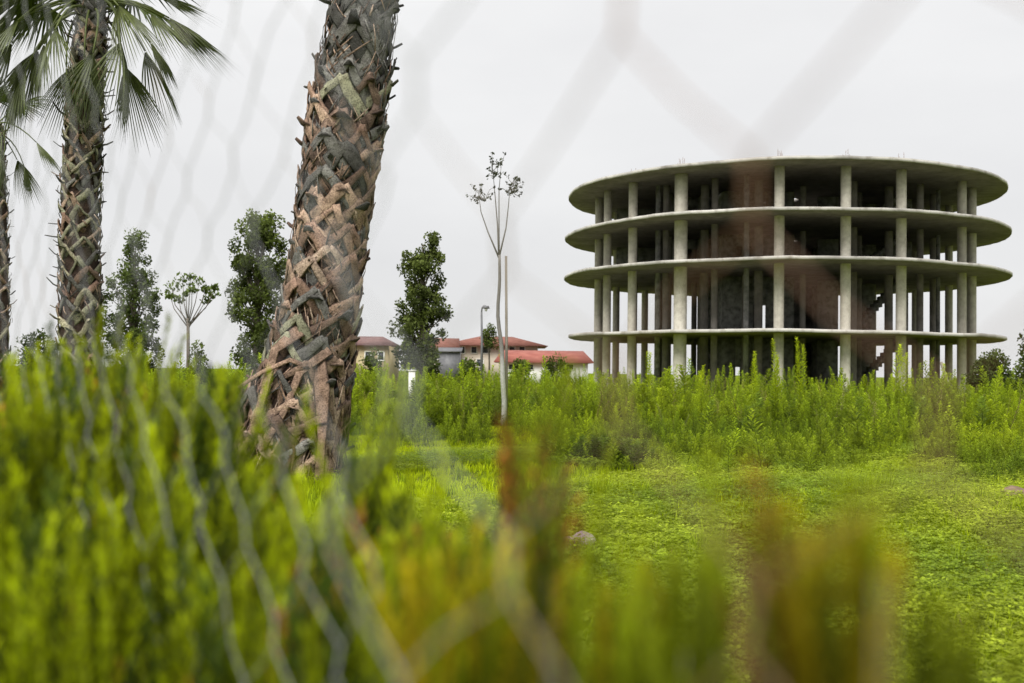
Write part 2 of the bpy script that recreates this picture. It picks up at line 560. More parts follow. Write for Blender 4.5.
for k_, pr in enumerate(wp + low):
    if k_ >= len(wp):
        # low growth creeping out of the thicket onto the lawn, mostly on the right
        x = np.where(rng.random(640) < .25, rng.uniform(-12, 1, 640), rng.uniform(.5, 14, 640))
        y = belt_edge(x) + rng.normal(-.2, .9, 640) - np.where(x > .8, rng.random(640) ** 3.2 * 8.5, 0)
        keep = (y > 15) & ((patch(x, y, 1.6, 1.1) > .38) | (y > belt_edge(x) - 1.2))
    else:
        x = np.concatenate([rng.uniform(-17, 16, 380), rng.uniform(-36, 36, 380), rng.uniform(-60, 62, 160)])
        y = np.concatenate([rng.uniform(22.5, 33, 380), rng.uniform(30, 68, 380), rng.uniform(60, 110, 160)])
        keep = (y > belt_edge(x)) & (patch(x, y, 1.9, k_ * 1.7) > .2)
    keep &= np.hypot(x - BX_, y - BY_) > 15.2
    keep &= ~((np.abs(x - at(503.5, 372, 30).x * y / 30) < .30) & (y < 30.2))
    x, y = x[keep], y[keep]
    edge_t = np.clip((y - belt_edge(x)) / (2.6 + 4.4 / (1 + np.exp(-(x - 1.2) * 1.6))), 0, 1)
    p1, p2 = patch(x, y, .7, .3), patch(x, y, 1.7, 2.2)
    tint = np.stack([.60 + .58 * p1, .66 + .46 * p1, .9 + .3 * p2], -1) * rng.uniform(.7, 1.2, len(x))[:, None]
    sc = (.42 + .62 * p2 + .22 * patch(x, y, 3.1, .9)) * (np.maximum(.32 + .68 * edge_t, rng.uniform(.3, .95, len(x))) if k_ >= len(wp) else (.32 + .68 * edge_t)) * rng.uniform(.5, 1.3, len(x)) * np.where(rng.random(len(x)) > .96, 1.35, 1.0) * (1 + .2 * np.clip((y - 38) / 14, 0, 1))
    scatter(mw, pr, np.stack([x, y, ground_z(x, y)], -1), rng.random(len(x)) * 6.283, sc, tint,
            tilt=rng.normal(0, .15, (len(x), 2)))
# dead stalks and brushy stems among the green
dead = [weed_proto(random.uniform(1.1, 1.5), 26, .10, .014, (0.20, 0.15, 0.08), (0.36, 0.27, 0.14), bushy=.05) for _ in range(3)]
bush = [weed_proto(random.uniform(.8, 1.1), 90, .22, .075, (0.06, 0.09, 0.012), (0.20, 0.28, 0.03), bushy=.35) for _ in range(3)]
for pr, n_, sz in [(d_, 70, 1.0) for d_ in dead] + [(b_, 75, .95) for b_ in bush]:
    x, y = rng.uniform(-18, 19, n_), rng.uniform(24, 46, n_)
    keep = y > belt_edge(x) + .2
    x, y = x[keep], y[keep]
    scatter(mw, pr, np.stack([x, y, ground_z(x, y)], -1), rng.random(len(x)) * 6.283, sz * rng.uniform(.6, 1.2, len(x)), np.repeat(rng.uniform(.7, 1.2, len(x))[:, None], 3, 1),
            tilt=rng.normal(0, .28, (len(x), 2)))
tag(mw.build("weed_thicket", M_weed), "dense belt of waist high green weeds between lawn and round concrete building", "weeds", kind="stuff")

tall = [(650, 352, 30, "lone tall weed spire below the far left columns of the building"),
        (756, 352, 29, "leftmost of the three tall bright weed spires before the building's middle"),
        (776, 340, 27.5, "middle spire of three tall bright weeds before the building's middle"),
        (801, 338, 28.5, "right and tallest of three bright weed spires at building's middle"),
        (905, 346, 29, "tall weed spire under the right front columns of the building"),
        (944, 364, 31, "short bright weed spire beside the building's rightmost columns"),
        (702, 366, 29, "low weed spire below the gap between the building's left columns")]
for px, py, Yd, lab in tall:
    b = at(px, 372, Yd)
    top = at(px, py, Yd).z
    g0 = gz(b)
    t = thing("tall_weed", lab, "weed", (b.x, b.y, g0), "tall weed spires standing above the thicket")
    mb = MB()
    for k in range(3 if py < 345 else 2):
        pr = weed_proto((top - g0) * random.uniform(.8, 1.0) if k else top - g0, 170, .2, .035, WB, (0.50, 0.60, 0.02), bushy=.1)
        scatter(mb, pr, np.array([[b.x + random.uniform(-.09, .09) * (k > 0), b.y + random.uniform(-.1, .1), g0]]), np.array([random.random() * 6]), np.array([1.0]))
    mb.build("leafy_stem", M_weed, t)

# leafy clump at the thicket's edge, its dark shadows put into the leaf colour
b = at(600, 470, 17.4)
t = thing("leafy_clump", "low dark green leafy clump at the lawn's edge below the building's left end", "weed clump", (b.x, b.y, gz(b)))
mb = MB()
pr = [weed_proto(.45, 60, .16, .07, (0.045, 0.075, 0.01), (0.14, 0.21, 0.02), bushy=.12) for _ in range(4)]
for q in pr:
    n = 16
    x = b.x + rng.normal(0, .42, n)
    y = b.y + rng.normal(0, .35, n)
    scatter(mb, q, np.stack([x, y, ground_z(x, y)], -1), rng.random(n) * 6, rng.uniform(.5, 1.0, n), np.repeat(rng.uniform(.7, 1.2, n)[:, None], 3, 1), rng.normal(0, .2, (n, 2)))
mb.build("foliage", M_weed, t)

# rock, soil heap
def lump(name, c, size, mat, seed, flat=.6):
    import bmesh
    from mathutils import noise as mn
    bm = bmesh.new()
    bmesh.ops.create_icosphere(bm, subdivisions=3, radius=1)
    for v in bm.verts:
        d = v.co.normalized()
        k = 1 + .35 * mn.noise(d * 1.6 + Vector((seed, 0, 0))) + .15 * mn.noise(d * 4 + Vector((0, seed, 0)))
        v.co = Vector((d.x * size[0], d.y * size[1], max(d.z, -.3) * size[2])) * k
    me = bpy.data.meshes.new(name)
    bm.to_mesh(me)
    bm.free()
    me.materials.append(mat)
    o = bpy.data.objects.new(name, me)
    COL.objects.link(o)
    o.location = c
    return o


b = at(580, 552, 9.2)
tag(lump("stone", (b.x, b.y, gz(b) + .03), (.15, .12, .10), M_stone, 3.1), "pinkish grey stone lying in the grass of the clearing", "stone")
b = at(1019, 497, 13.6)
tag(lump("soil_heap", (b.x, b.y, gz(b) + .02), (.30, .3, .14), M_soil, 8.7), "small brown heap of soil at the right edge of the clearing", "soil heap")

# ------------------------------------------------------------------ round concrete building
BX, BY = 21.2, 85.9
bld = thing("unfinished_building", "round unfinished concrete building of four ring floors on bare columns", "building", (BX, BY, 0))
NS = 160


def slab(z_top, rad, th, name):
    mb, me_ = MB(), MB()
    a = np.arange(NS) * 2 * math.pi / NS
    wob = rad * (1 + .0012 * np.sin(a * 7 + z_top) + .0008 * np.sin(a * 19 + z_top * 2))
    x, y = BX + wob * np.cos(a), BY + wob * np.sin(a)
    dz = .03 * np.sin(a * 5 + z_top) + .018 * np.sin(a * 13) + rng.normal(0, .008, NS)
    wob = wob + rng.normal(0, .012, NS)
    x, y = BX + wob * np.cos(a), BY + wob * np.sin(a)
    top = np.stack([x, y, z_top + dz], -1)
    bot = np.stack([x, y, z_top - th + dz], -1)
    i = np.arange(NS)
    j = (i + 1) % NS
    # deck with a round opening in the middle
    ri = 1.6
    xi, yi = BX + ri * np.cos(a), BY + ri * np.sin(a)
    ti = np.stack([xi, yi, np.full(NS, z_top)], -1)
    bi = np.stack([xi, yi, np.full(NS, z_top - th)], -1)
    mb.add(np.concatenate([top, bot, ti, bi]),
           np.concatenate([np.stack([i, j, j + 2 * NS, i + 2 * NS], -1), np.stack([j + NS, i + NS, i + 3 * NS, j + 3 * NS], -1),
                           np.stack([i + 2 * NS, j + 2 * NS, j + 3 * NS, i + 3 * NS], -1)]))
    s = mb.build(name, M_slab, bld)
    # the cast edge band
    o1, o2 = 1.0, (rad + .03) / rad
    def ring(k, z):
        return np.stack([BX + wob * k * np.cos(a), BY + wob * k * np.sin(a), z + dz], -1)
    k1 = (rad - .02) / rad
    V = np.concatenate([ring(k1, z_top + .004), ring(o2, z_top + .004 - .02), ring(o2, z_top - th - .004 + .02), ring(k1, z_top - th - .004)])
    q = []
    for k in range(3):
        q.append(np.stack([i + (k + 1) * NS, j + (k + 1) * NS, j + k * NS, i + k * NS], -1))
    me_.add(V, np.concatenate(q))
    me_.build("slab_edge", M_edge, s, smooth=False)
    return s


LV = [(4.52, 16.65), (9.22, 17.05), (12.43, 17.0), (15.76, 16.75)]
for z, r_ in LV:
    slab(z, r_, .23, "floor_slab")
H_TOP = LV[-1][0] - .1


def column(theta_deg, rad, half, name="column", mat=M_conc, sq=False):
    """theta measured from the side that faces the viewer, clockwise seen from above"""
    th = R(theta_deg)
    cx, cy = BX + rad * math.sin(th), BY - rad * math.cos(th)
    mb = MB()
    zs = [0.0]
    for z, _ in LV:
        zs += [z - .5, z]
    if sq:
        Mx = Matrix.Translation((cx, cy, 0)) @ Matrix.Rotation(th, 4, "Z")
        mb.box((-half, -half * .8, -.2), (half, half * .8, H_TOP), M=Mx)
    else:
        mb.tube([(cx, cy, -.2)] + [(cx, cy, z) for z in np.linspace(.5, H_TOP, 9)], half, 18)
    o = mb.build(name, mat, bld, smooth=not sq)
    return cx, cy


RC = 14.35


def theta_for(px):
    """angle of the outer column that stands at photo column px on the near side"""
    best = min((abs(512 + F * (BX + RC * math.sin(R(q / 4))) / (BY - RC * math.cos(R(q / 4))) - px), q / 4) for q in range(-400, 300))
    return best[1]


front = [(606.5, .31), (632, .33), (680, .46), (779, .34), (845, .34), (901, .34), (962, .32)]
outer = [(theta_for(px), hw) for px, hw in front]
th0 = outer[0][0]
outer.append((th0 - 14, .31))
outer.append((outer[6][0] + 14, .31))
a0, a1 = outer[-1][0] + 15, th0 - 28 + 360
outer += [(a0 + (a1 - a0) * k / 10, .30) for k in range(11)]
col_xy = []
for th, hw in outer:
    col_xy.append(column(th, RC, hw))
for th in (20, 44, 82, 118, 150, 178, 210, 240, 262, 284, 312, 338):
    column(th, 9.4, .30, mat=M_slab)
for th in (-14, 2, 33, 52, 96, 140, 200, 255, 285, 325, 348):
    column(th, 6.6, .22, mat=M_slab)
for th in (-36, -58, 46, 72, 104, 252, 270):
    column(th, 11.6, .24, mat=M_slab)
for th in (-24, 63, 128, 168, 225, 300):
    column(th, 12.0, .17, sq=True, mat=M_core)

# inner walls: storey by storey so that daylight passes on the lower two floors
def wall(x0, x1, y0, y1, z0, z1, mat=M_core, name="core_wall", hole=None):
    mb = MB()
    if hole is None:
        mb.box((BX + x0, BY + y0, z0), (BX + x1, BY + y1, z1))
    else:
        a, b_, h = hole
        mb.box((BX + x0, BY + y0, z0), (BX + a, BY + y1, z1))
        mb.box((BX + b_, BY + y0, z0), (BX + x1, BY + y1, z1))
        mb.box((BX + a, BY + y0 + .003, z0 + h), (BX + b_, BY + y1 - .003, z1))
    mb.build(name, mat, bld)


st = [(0, LV[0][0] - .235), (LV[0][0] + .006, LV[1][0] - .235), (LV[1][0] + .006, LV[2][0] - .235), (LV[2][0] + .006, LV[3][0] - .235)]
for i, (z0, z1) in enumerate(st):
    wall(-5.2, 0.2, -4.2, -3.95, z0, z1, hole=(-2.9, -1.9, 2.3) if i % 2 else (-4.2, -3.0, 2.1))
    wall(-5.2, -4.95, -3.95, .5, z0, z1)
    wall(2.6, 4.2, -2.2, -1.95, z0, z1)
    wall(3.95, 4.2, -1.95, 5.0, z0, z1)
    wall(-4.95, -.6, 4.4, 4.65, z0, z1, hole=(-3.2, -2.0, 2.2))
    wall(2.2, 3.95, 4.4, 4.65, z0, z1)
    wall(6.6, 8.2, 1.0, 1.25, z0, z1)
    if i >= 2:
        wall(-12.4, -5.3, 5.2, 5.45, z0, z1)
        wall(4.3, 12.6, 5.8, 6.05, z0, z1)
        wall(-8.8, -5.4, -1.0, -.75, z0, z1, hole=(-7.6, -6.6, 2.2))
        wall(8.4, 10.2, -1.5, -1.25, z0, z1)
    # a straight stair flight in each storey, right of the core
    mb = MB()
    nst = 16
    rise = (z1 + .235 - z0) / nst
    for k in range(nst):
        x0 = 4.6 + k * .27
        zb = z0 + max(0, (k - 1) * rise)
        mb.box((BX + x0, BY - 3.2, zb), (BX + x0 + .27, BY - 1.9, z0 + (k + 1) * rise - (.25 if k == nst - 1 else 0)))
    mb.build("stair_flight", M_core, bld)

# rebar standing out of the roof over the columns
for k, (cx, cy) in enumerate(col_xy):
    mb = MB()
    for j in range(6):
        a = j * 1.047
        x, y = cx + .2 * math.cos(a), cy + .2 * math.sin(a)
        h = random.uniform(.45, 1.0)
        mb.tube([(x, y, LV[3][0] - .05), (x + random.uniform(-.05, .05), y, LV[3][0] + h)], .013, 5)
    mb.build("rebar", M_rust, bld)
# slanted timber prop on the ground floor, right side
tb = MB()
p0, p1 = at(954, 392, 70), at(941, 362, 70.6)
tb.tube([(p0.x, p0.y, 0), p1], .09, 6)
tag(tb.build("timber_prop", M_wood), "pale timber prop leaning between the building's right ground floor columns", "prop")

# ------------------------------------------------------------------ trees
def leaf_cloud(mb, centers, radii, n_each, size, cols, squash=1.0, upw=.0):
    for c, r_, col in zip(centers, radii, cols):
        n = n_each
        d = rng.normal(0, 1, (n, 3))
        d /= np.linalg.norm(d, axis=1)[:, None]
        rr = r_ * rng.random(n) ** (1 / 2.2)
        P = np.array(c)[None] + d * rr[:, None] * np.array((1, 1, squash))
        a = rng.normal(0, 1, (n, 3))
        a[:, 2] += upw
        a /= np.linalg.norm(a, axis=1)[:, None]
        b_ = np.cross(a, rng.normal(0, 1, (n, 3)))
        b_ /= np.linalg.norm(b_, axis=1)[:, None]
        L = size * rng.uniform(.6, 1.25, n)[:, None]
        V = np.stack([P - a * L * .5, P + b_ * L * .28, P + a * L * .5, P - b_ * L * .28], 1)
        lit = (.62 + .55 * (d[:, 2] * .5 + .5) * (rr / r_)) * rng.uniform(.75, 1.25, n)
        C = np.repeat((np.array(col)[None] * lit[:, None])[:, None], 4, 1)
        i = np.arange(n)[:, None] * 4 + np.arange(4)[None]
        mb.add(V.reshape(-1, 3), i, col=C.reshape(-1, 3))


def tree(label, px, top_py, Yd, prof, n_cl, cl_r, n_leaf, size, c_dark, c_light, trunk_r, name="tree", extra=(), upw=0, base_py=None, lobes=1):
    """prof: (photo row, left half width px, right half width px)"""
    base = at(px, 372, Yd)
    base.z = gz(base)
    t = thing(name, label, name, base)
    top = at(px, top_py, Yd).z
    s = Yd / F
    ks = [(at(px, r_[0], Yd).z, r_[1] * s, r_[2] * s) for r_ in prof]
    ks.sort()
    zs = [k[0] for k in ks]
    cents, rads, cols = [], [], []
    tries = 0
    while len(cents) < n_cl and tries < 9000:
        tries += 1
        z = random.uniform(zs[0], zs[-1])
        lw = np.interp(z, zs, [k[1] for k in ks])
        rw = np.interp(z, zs, [k[2] for k in ks])
        w = (lw + rw) / 2
        if random.random() > w / max((k[1] + k[2]) / 2 for k in ks) + .1:
            continue
        a = random.uniform(0, 6.283)
        rr = math.sqrt(random.random())
        x = (rw - lw) / 2 + math.cos(a) * rr * max(w - cl_r * .5, .05)
        y = math.sin(a) * rr * max(w - cl_r * .5, .05)
        c = (base.x + x, base.y + y, z)
        if any((c[0] - q[0]) ** 2 + (c[1] - q[1]) ** 2 + (c[2] - q[2]) ** 2 < (cl_r * .62) ** 2 for q in cents):
            continue
        cents.append(c)
        rads.append(cl_r * random.uniform(.7, 1.25))
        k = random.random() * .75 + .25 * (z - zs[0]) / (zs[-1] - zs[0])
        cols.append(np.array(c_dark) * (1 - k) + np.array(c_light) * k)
    for e_ in extra:
        c = at(e_[0], e_[1], Yd)
        cents.append((c.x, c.y + random.uniform(-.4, .4), c.z))
        rads.append(e_[2] * s)
        cols.append(np.array(c_dark) * .5 + np.array(c_light) * .5)
    mb = MB()
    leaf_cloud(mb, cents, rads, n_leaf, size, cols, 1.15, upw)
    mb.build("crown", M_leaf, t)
    mt = MB()
    mt.tube([base - Vector((0, 0, .1)), base + Vector((.03, 0, (top - base.z) * .35)), base + Vector((-.04, 0, (top - base.z) * .65)), (base.x, base.y, base.z + (top - base.z) * .93)],
            [trunk_r, trunk_r * .8, trunk_r * .5, trunk_r * .12], 8)
    for c in cents[:60]:
        z0 = base.z + max(.8, (c[2] - base.z) * random.uniform(.55, .8))
        o = Vector((base.x, base.y, z0))
        c = Vector(c)
        mt.tube([o, o.lerp(c, .5) + Vector((0, 0, .12)), c], [trunk_r * .28, trunk_r * .18, trunk_r * .08], 5, caps=False)
    mt.build("trunk", M_bark, t, smooth=True)
    return t


DK, LT = (0.034, 0.05, 0.012), (0.16, 0.205, 0.045)
tree("dense dark columnar tree just left of the thick palm trunk", 256, 214, 55,
     [(214, 8, 12), (228, 22, 26), (250, 28, 30), (290, 32, 33), (330, 33, 34), (365, 26, 28), (385, 10, 10)], 130, .42, 120, .2, DK, LT, .22)
tree("dark green tree with ragged two pointed crown right of the thick palm", 421, 233, 60,
     [(233, -2, 16), (250, 2, 22), (270, 22, 24), (300, 27, 29), (320, 27, 30), (340, 32, 22), (362, 24, 18), (378, 10, 8)], 100, .42, 110, .21,
     (0.036, 0.05, 0.014), (0.16, 0.20, 0.048), .2, extra=[(407, 258, 7), (404, 268, 9), (432, 240, 8), (395, 328, 10), (444, 312, 9)])
tree("feathery pale green narrow tree between the left palm and small umbrella tree", 133, 231, 60,
     [(231, 8, 8), (250, 14, 13), (280, 30, 22), (300, 33, 28), (330, 34, 30), (372, 30, 28)], 110, .42, 95, .19,
     (0.045, 0.065, 0.016), (0.15, 0.20, 0.05), .16)
tree("little dark bushy tree at the foot of the umbrella shaped tree", 197, 346, 48, [(346, 4, 4), (356, 9, 9), (380, 14, 14)], 22, .35, 80, .14, DK, LT, .07)
tree("small round leafed tree poking above the roofs by the street lamp", 489, 326, 110, [(327, 6, 6), (333, 9, 9), (345, 10, 10)], 14, .6, 80, .25, DK, LT, .12)
tree("dark shrub like tree right of the building near the photo's edge", 990, 352, 58, [(352, 4, 6), (360, 12, 18), (372, 22, 26), (395, 26, 28)], 60, .45, 90, .18, DK, (0.10, 0.14, 0.03), .1)
tree("dark tree cut by the right edge of the photo", 1034, 326, 56, [(326, 5, 10), (345, 13, 22), (372, 20, 30), (395, 22, 30)], 60, .5, 90, .2, DK, LT, .14)
tree("hazy dark tree low behind the far left palm trunk", 38, 330, 70, [(330, 8, 8), (345, 18, 20), (380, 26, 26)], 40, .6, 80, .22, DK, (0.07, 0.1, 0.03), .14)

for px, py, Yd, w_, lab in [(432, 352, 100, 12, "round green bush hiding the small cream gabled house's foot"), (470, 358, 105, 15, "wide low bush before the cream villa's lower windows"),
                        (520, 360, 98, 12, "dark bush before the left half of the red sheet roofed house"), (556, 358, 102, 16, "wide bush before the right half of the red sheet roofed house"),
                        (372, 352, 95, 13, "bush between the thick palm and the beige house")]:
    tree(lab, px, py, Yd, [(py, w_ * .3, w_ * .3), (py + 6, w_ * .8, w_ * .8), (376, w_, w_), (386, w_, w_)], 26, .55, 80, .26, DK, (0.14, 0.19, 0.035), .08, name="bush")
# small umbrella tree: clumps carried on thin bare limbs
base = at(187, 372, 50)
base.z = gz(base)
t = thing("umbrella_tree", "thin bare stemmed small tree with umbrella of leaf clumps left of palm", "tree", base)
mt, mb = MB(), MB()
f0 = at(188, 318, 50)
mt.tube([base - Vector((0, 0, .1)), base.lerp(f0, .5) + Vector((.05, 0, 0)), f0], [.10, .085, .07], 8)
cents, rads, cols = [], [], []
for (px, py, rp) in [(172, 288, 6), (179, 299, 5), (183, 280, 6), (191, 277, 5), (199, 283, 6), (206, 289, 4), (213, 294, 6), (206, 300, 5), (192, 290, 5), (170, 296, 4), (186, 293, 3), (215, 287, 3)]:
    c = at(px, py, 50 + random.uniform(-.8, .8))
    m1 = f0.lerp(c, .5) + Vector(((c.x - f0.x) * .22, 0, -.1))
    mt.tube([f0 - Vector((0, 0, random.uniform(.1, .6))), m1, c], [.03, .02, .01], 5)
    cents.append(tuple(c))
    rads.append(rp * random.uniform(1.0, 1.9) * 50 / F)
    cols.append((0.13, 0.18, 0.04))
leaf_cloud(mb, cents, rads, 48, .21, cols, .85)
mt.build("trunk", M_bark, t, smooth=True)
mb.build("crown", M_leaf, t)

# bare sapling with white painted foot and its stake
YS = 30.0
base = at(503.5, 372, YS)
base.z = gz(base)
t = thing("sapling", "tall bare sapling with whitewashed foot and few dark leaf tufts at its tips", "tree", base)
mt, mb = MB(), MB()
BK, WH = (0.17, 0.16, 0.145), (0.42, 0.42, 0.39)
fk = at(499, 255, YS)
zt = at(500, 358, YS).z
pts, rr, cc = [], [], []
for k in range(15):
    u = k / 14
    p_ = base.lerp(fk, u)
    pts.append(p_ + Vector((.05 * math.sin(u * 7) + .02 * math.sin(u * 17), .03 * math.sin(u * 11), 0)))
    rr.append(.078 - .042 * u)
    f = min(max((zt - p_.z) / .5 + .5, 0), 1)
    cc.append(np.array(WH) * f + np.array(BK) * (1 - f))
mt.tube(pts, rr, 10, np.array(cc))
tips = [((488, 232), (481, 212), (479, 196)), ((497.5, 225), (495, 195), (493, 172)), ((506, 228), (508.5, 205), (510, 188)), ((499, 230), (499, 190), (501, 168))]
tufts = [(473, 196), (479, 190), (484, 201), (477, 203), (488, 198), (492, 163), (491, 172), (494, 178), (501, 163), (499, 174), (510, 184), (515, 182), (518, 189), (507, 192), (513, 194), (519, 196)]
for a, b_, c in tips:
    mt.tube([fk - Vector((0, 0, .08)), at(*a, YS), at(*b_, YS + random.uniform(-.4, .4)), at(*c, YS)], [.027, .019, .013, .007], 6, BK)
ends = [at(*c, YS) for _, _, c in tips]
cents, rads, cols = [], [], []
for px, py in tufts:
    c = at(px, py, YS + random.uniform(-.3, .3))
    e_ = min(ends, key=lambda q: (q - c).length)
    mt.tube([e_, e_.lerp(c, .6) - Vector((0, 0, .05)), c], [.016, .012, .006], 4, BK)
    cents.append(tuple(c)); rads.append(random.uniform(.03, .09)); cols.append((.07, .08, .05))
    for j in range(4):
        q = c + Vector((random.uniform(-.2, .2), random.uniform(-.2, .2), random.uniform(-.05, .3)))
        mt.tube([e_.lerp(c, random.uniform(.3, 1)), e_.lerp(q, .7), q], [.01, .007, .004], 4, BK, caps=False)
        cents.append(tuple(q)); rads.append(.05); cols.append((.07, .08, .05))
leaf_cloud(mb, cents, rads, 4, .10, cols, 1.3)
mt.build("trunk", M_sap, t, smooth=True)
mb.build("crown", M_leaf, t)
mb = MB()
s0, s1 = at(507, 372, YS + .2), at(506, 256, YS + .2)
s0.z = gz(s0) - .1
mb.tube([s0, s0.lerp(s1, .5) + Vector((.01, 0, 0)), s1], [.045, .04, .035], 7)
tag(mb.build("wooden_stake", M_wood), "long weathered wooden stake standing tight against the bare sapling", "stake")

# white marker post in the weeds
mb = MB()
p_ = at(412, 372, 44)
mb.box((p_.x - .13, p_.y - .06, -.05), (p_.x + .13, p_.y + .06, at(412, 371, 44).z))
mb.box((p_.x - .17, p_.y - .1, at(412, 371, 44).z + .002), (p_.x + .17, p_.y + .1, at(412, 370, 44).z))
tag(mb.build("marker_post", M_white), "short white marker post among the weeds under the two pointed tree", "post")

# ------------------------------------------------------------------ palms
def frame_on(path, rad, s):
    """point on the trunk axis, direction and radius at arc fraction s"""
    n = len(path) - 1
    f = min(max(s, 0), .9999) * n
    i = int(f)
    u = f - i
    p = path[i].lerp(path[i + 1], u)
    d = (path[i + 1] - path[i]).normalized()
    return p, d, rad[i] * (1 - u) + rad[i + 1] * u


def smooth_path(pts, vals, n):
    P = [Vector(p) for p in pts]
    out, ov = [], []
    m = len(P) - 1
    for k in range(n + 1):
        f = k / n * m
        i = min(int(f), m - 1)
        u = f - i
        p0, p1, p2, p3 = P[max(i - 1, 0)], P[i], P[i + 1], P[min(i + 2, m)]
        out.append(0.5 * ((2 * p1) + (p2 - p0) * u + (2 * p0 - 5 * p1 + 4 * p2 - p3) * u * u + (3 * p1 - p0 - 3 * p2 + p3) * u ** 3))
        ov.append(vals[i] * (1 - u) + vals[i + 1] * u)
    return out, ov


TAN = [(0.48, 0.345, 0.26), (0.37, 0.255, 0.19), (0.56, 0.43, 0.335), (0.28, 0.185, 0.14), (0.20, 0.14, 0.11)]
GREY = [(0.19, 0.188, 0.18), (0.25, 0.248, 0.235), (0.14, 0.138, 0.13)]
GRN = [(0.30, 0.30, 0.21), (0.36, 0.34, 0.24)]


def strap(mb, pts, nrm, w, th, col, taper=(1, 1)):
    """flat fibrous strap along pts; nrm = outward direction per point"""
    n = len(pts)
    V, C = [], []
    for i in range(n):
        d = (pts[min(i + 1, n - 1)] - pts[max(i - 1, 0)]).normalized()
        s = d.cross(nrm[i]).normalized()
        ww = w * (taper[0] + (taper[1] - taper[0]) * i / (n - 1)) / 2 * random.uniform(.78, 1.2)
        o = nrm[i] * th
        V += [pts[i] - s * ww, pts[i] - s * ww * .75 + o, pts[i] + s * ww * .75 + o, pts[i] + s * ww]
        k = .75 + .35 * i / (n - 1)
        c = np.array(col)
        C += [c * .5 * k, c * k, c * k * 1.05, c * .5 * k]  # edges at half colour: shade of the gaps painted onto the straps
    q = []
    for i in range(n - 1):
        for k in range(4):
            q.append((i * 4 + k, (i + 1) * 4 + k, (i + 1) * 4 + (k + 1) % 4, i * 4 + (k + 1) % 4))
    q += [(0, 1, 2, 3), (4 * n - 1, 4 * n - 2, 4 * n - 3, 4 * n - 4)]
    mb.add([tuple(v) for v in V], q, col=np.array(C))


def palm_trunk(t, path, rad, boots, bw, bl, stub, grey_from=2.0, green=.12, s0=0., s1=1., fibre=200, stub_p=.5, lift0=.02, cross=.35):
    mb = MB()
    n = 22
    base_c = []
    for i in range(len(path)):
        k = i / (len(path) - 1)
        base_c.append(np.array((0.055, 0.036, 0.028)) if k < grey_from - .05 else np.array((0.26, 0.257, 0.245)))  # near-black core colour deepens the shaded gaps between leaf bases
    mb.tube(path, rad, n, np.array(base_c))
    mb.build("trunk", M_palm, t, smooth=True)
    mb = MB()
    golden = 2.39996
    for i in range(boots):
        s = s0 + (s1 - s0) * (i + .5) / boots
        ph = i * golden + random.uniform(-.18, .18)
        p_, d, r_ = frame_on(path, rad, s)
        ex = d.orthogonal().normalized()
        ex = (Vector((1, 0, 0)) - d * d.x).normalized()
        ey = d.cross(ex)

        def on(da, du, off):
            a = ph + da / r_
            nn = ex * math.cos(a) + ey * math.sin(a)
            return p_ + d * du + nn * (r_ + off), nn
        gry = s > grey_from - random.uniform(0, .1)
        if gry and random.random() < .3:
            continue
        pal = GREY if gry or random.random() < .2 else (GRN if random.random() < green else TAN)
        col = np.array(random.choice(pal)) * random.uniform(.75, 1.2)
        L = bl * random.uniform(.8, 1.25)
        W = bw * random.uniform(.75, 1.25)
        lift = random.uniform(lift0, lift0 * 2.2)
        for sg in (-1, 1):
            if gry and random.random() < .45:
                continue
            sp = L * random.uniform(cross, 1.05)
            dz = random.uniform(-.09, .05) * L / .5
            W_ = W * random.uniform(.6, 1.3)
            P, N = [], []
            bow = random.uniform(-.05, .05)
            rag = [random.uniform(-.02, .02) for _ in range(7)]
            for iu, u in enumerate((0, .18, .36, .54, .72, .88, 1.0)):
                q, nn = on(sg * sp * (1 - u) ** 1.2 + bow * math.sin(u * 3.1), -L * .5 + L * u + dz * (1 - u) + rag[iu] * .6, -.02 + lift * u + .02 * math.sin(u * 3.1) + rag[iu] * .6 + .03 * u * u)
                nn = (nn + d * random.uniform(-.35, .35)).normalized()
                P.append(q)
                N.append(nn)
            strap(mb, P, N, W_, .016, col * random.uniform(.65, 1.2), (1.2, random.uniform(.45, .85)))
        # petiole stub
        if random.random() < stub_p:
            a0, nn = on(0, L * .30, lift * .5)
            out_ = stub * random.uniform(.5, 1.25)
            rise = random.uniform(.05, 1.0)
            P = [a0 - nn * .05, a0 + d * out_ * rise * .4 + nn * out_ * .5, a0 + d * out_ * rise + nn * out_]
            nr = (d - nn * .6).normalized()
            strap(mb, P, [nr, nr, nr], W * .9, W * .14, (np.array(random.choice(GREY)) if random.random() < .45 else col) * random.uniform(.4, .75), (1.5, random.uniform(.25, .55)))
    for i in range(fibre):
        s = s0 + (s1 - s0) * random.random()
        p_, d, r_ = frame_on(path, rad, s)
        ex = (Vector((1, 0, 0)) - d * d.x).normalized()
        ey = d.cross(ex)
        a = random.uniform(0, 6.283)
        tw = random.uniform(-.9, .9)
        L = bl * random.uniform(.25, .7)
        P, N = [], []
        off = random.uniform(.01, .07)
        for u in (0, .5, 1):
            aa = a + tw * u * L / r_
            nn = ex * math.cos(aa) + ey * math.sin(aa)
            P.append(p_ + d * (L * (u - .5)) + nn * (r_ + off + .03 * math.sin(u * 3.1) * random.random()))
            N.append(nn)
        col = np.array(random.choice(TAN + GREY)) * random.uniform(.5, 1.2)
        strap(mb, P, N, random.uniform(.012, .035), .008, col, (1, .4))
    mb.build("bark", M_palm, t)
    return mb


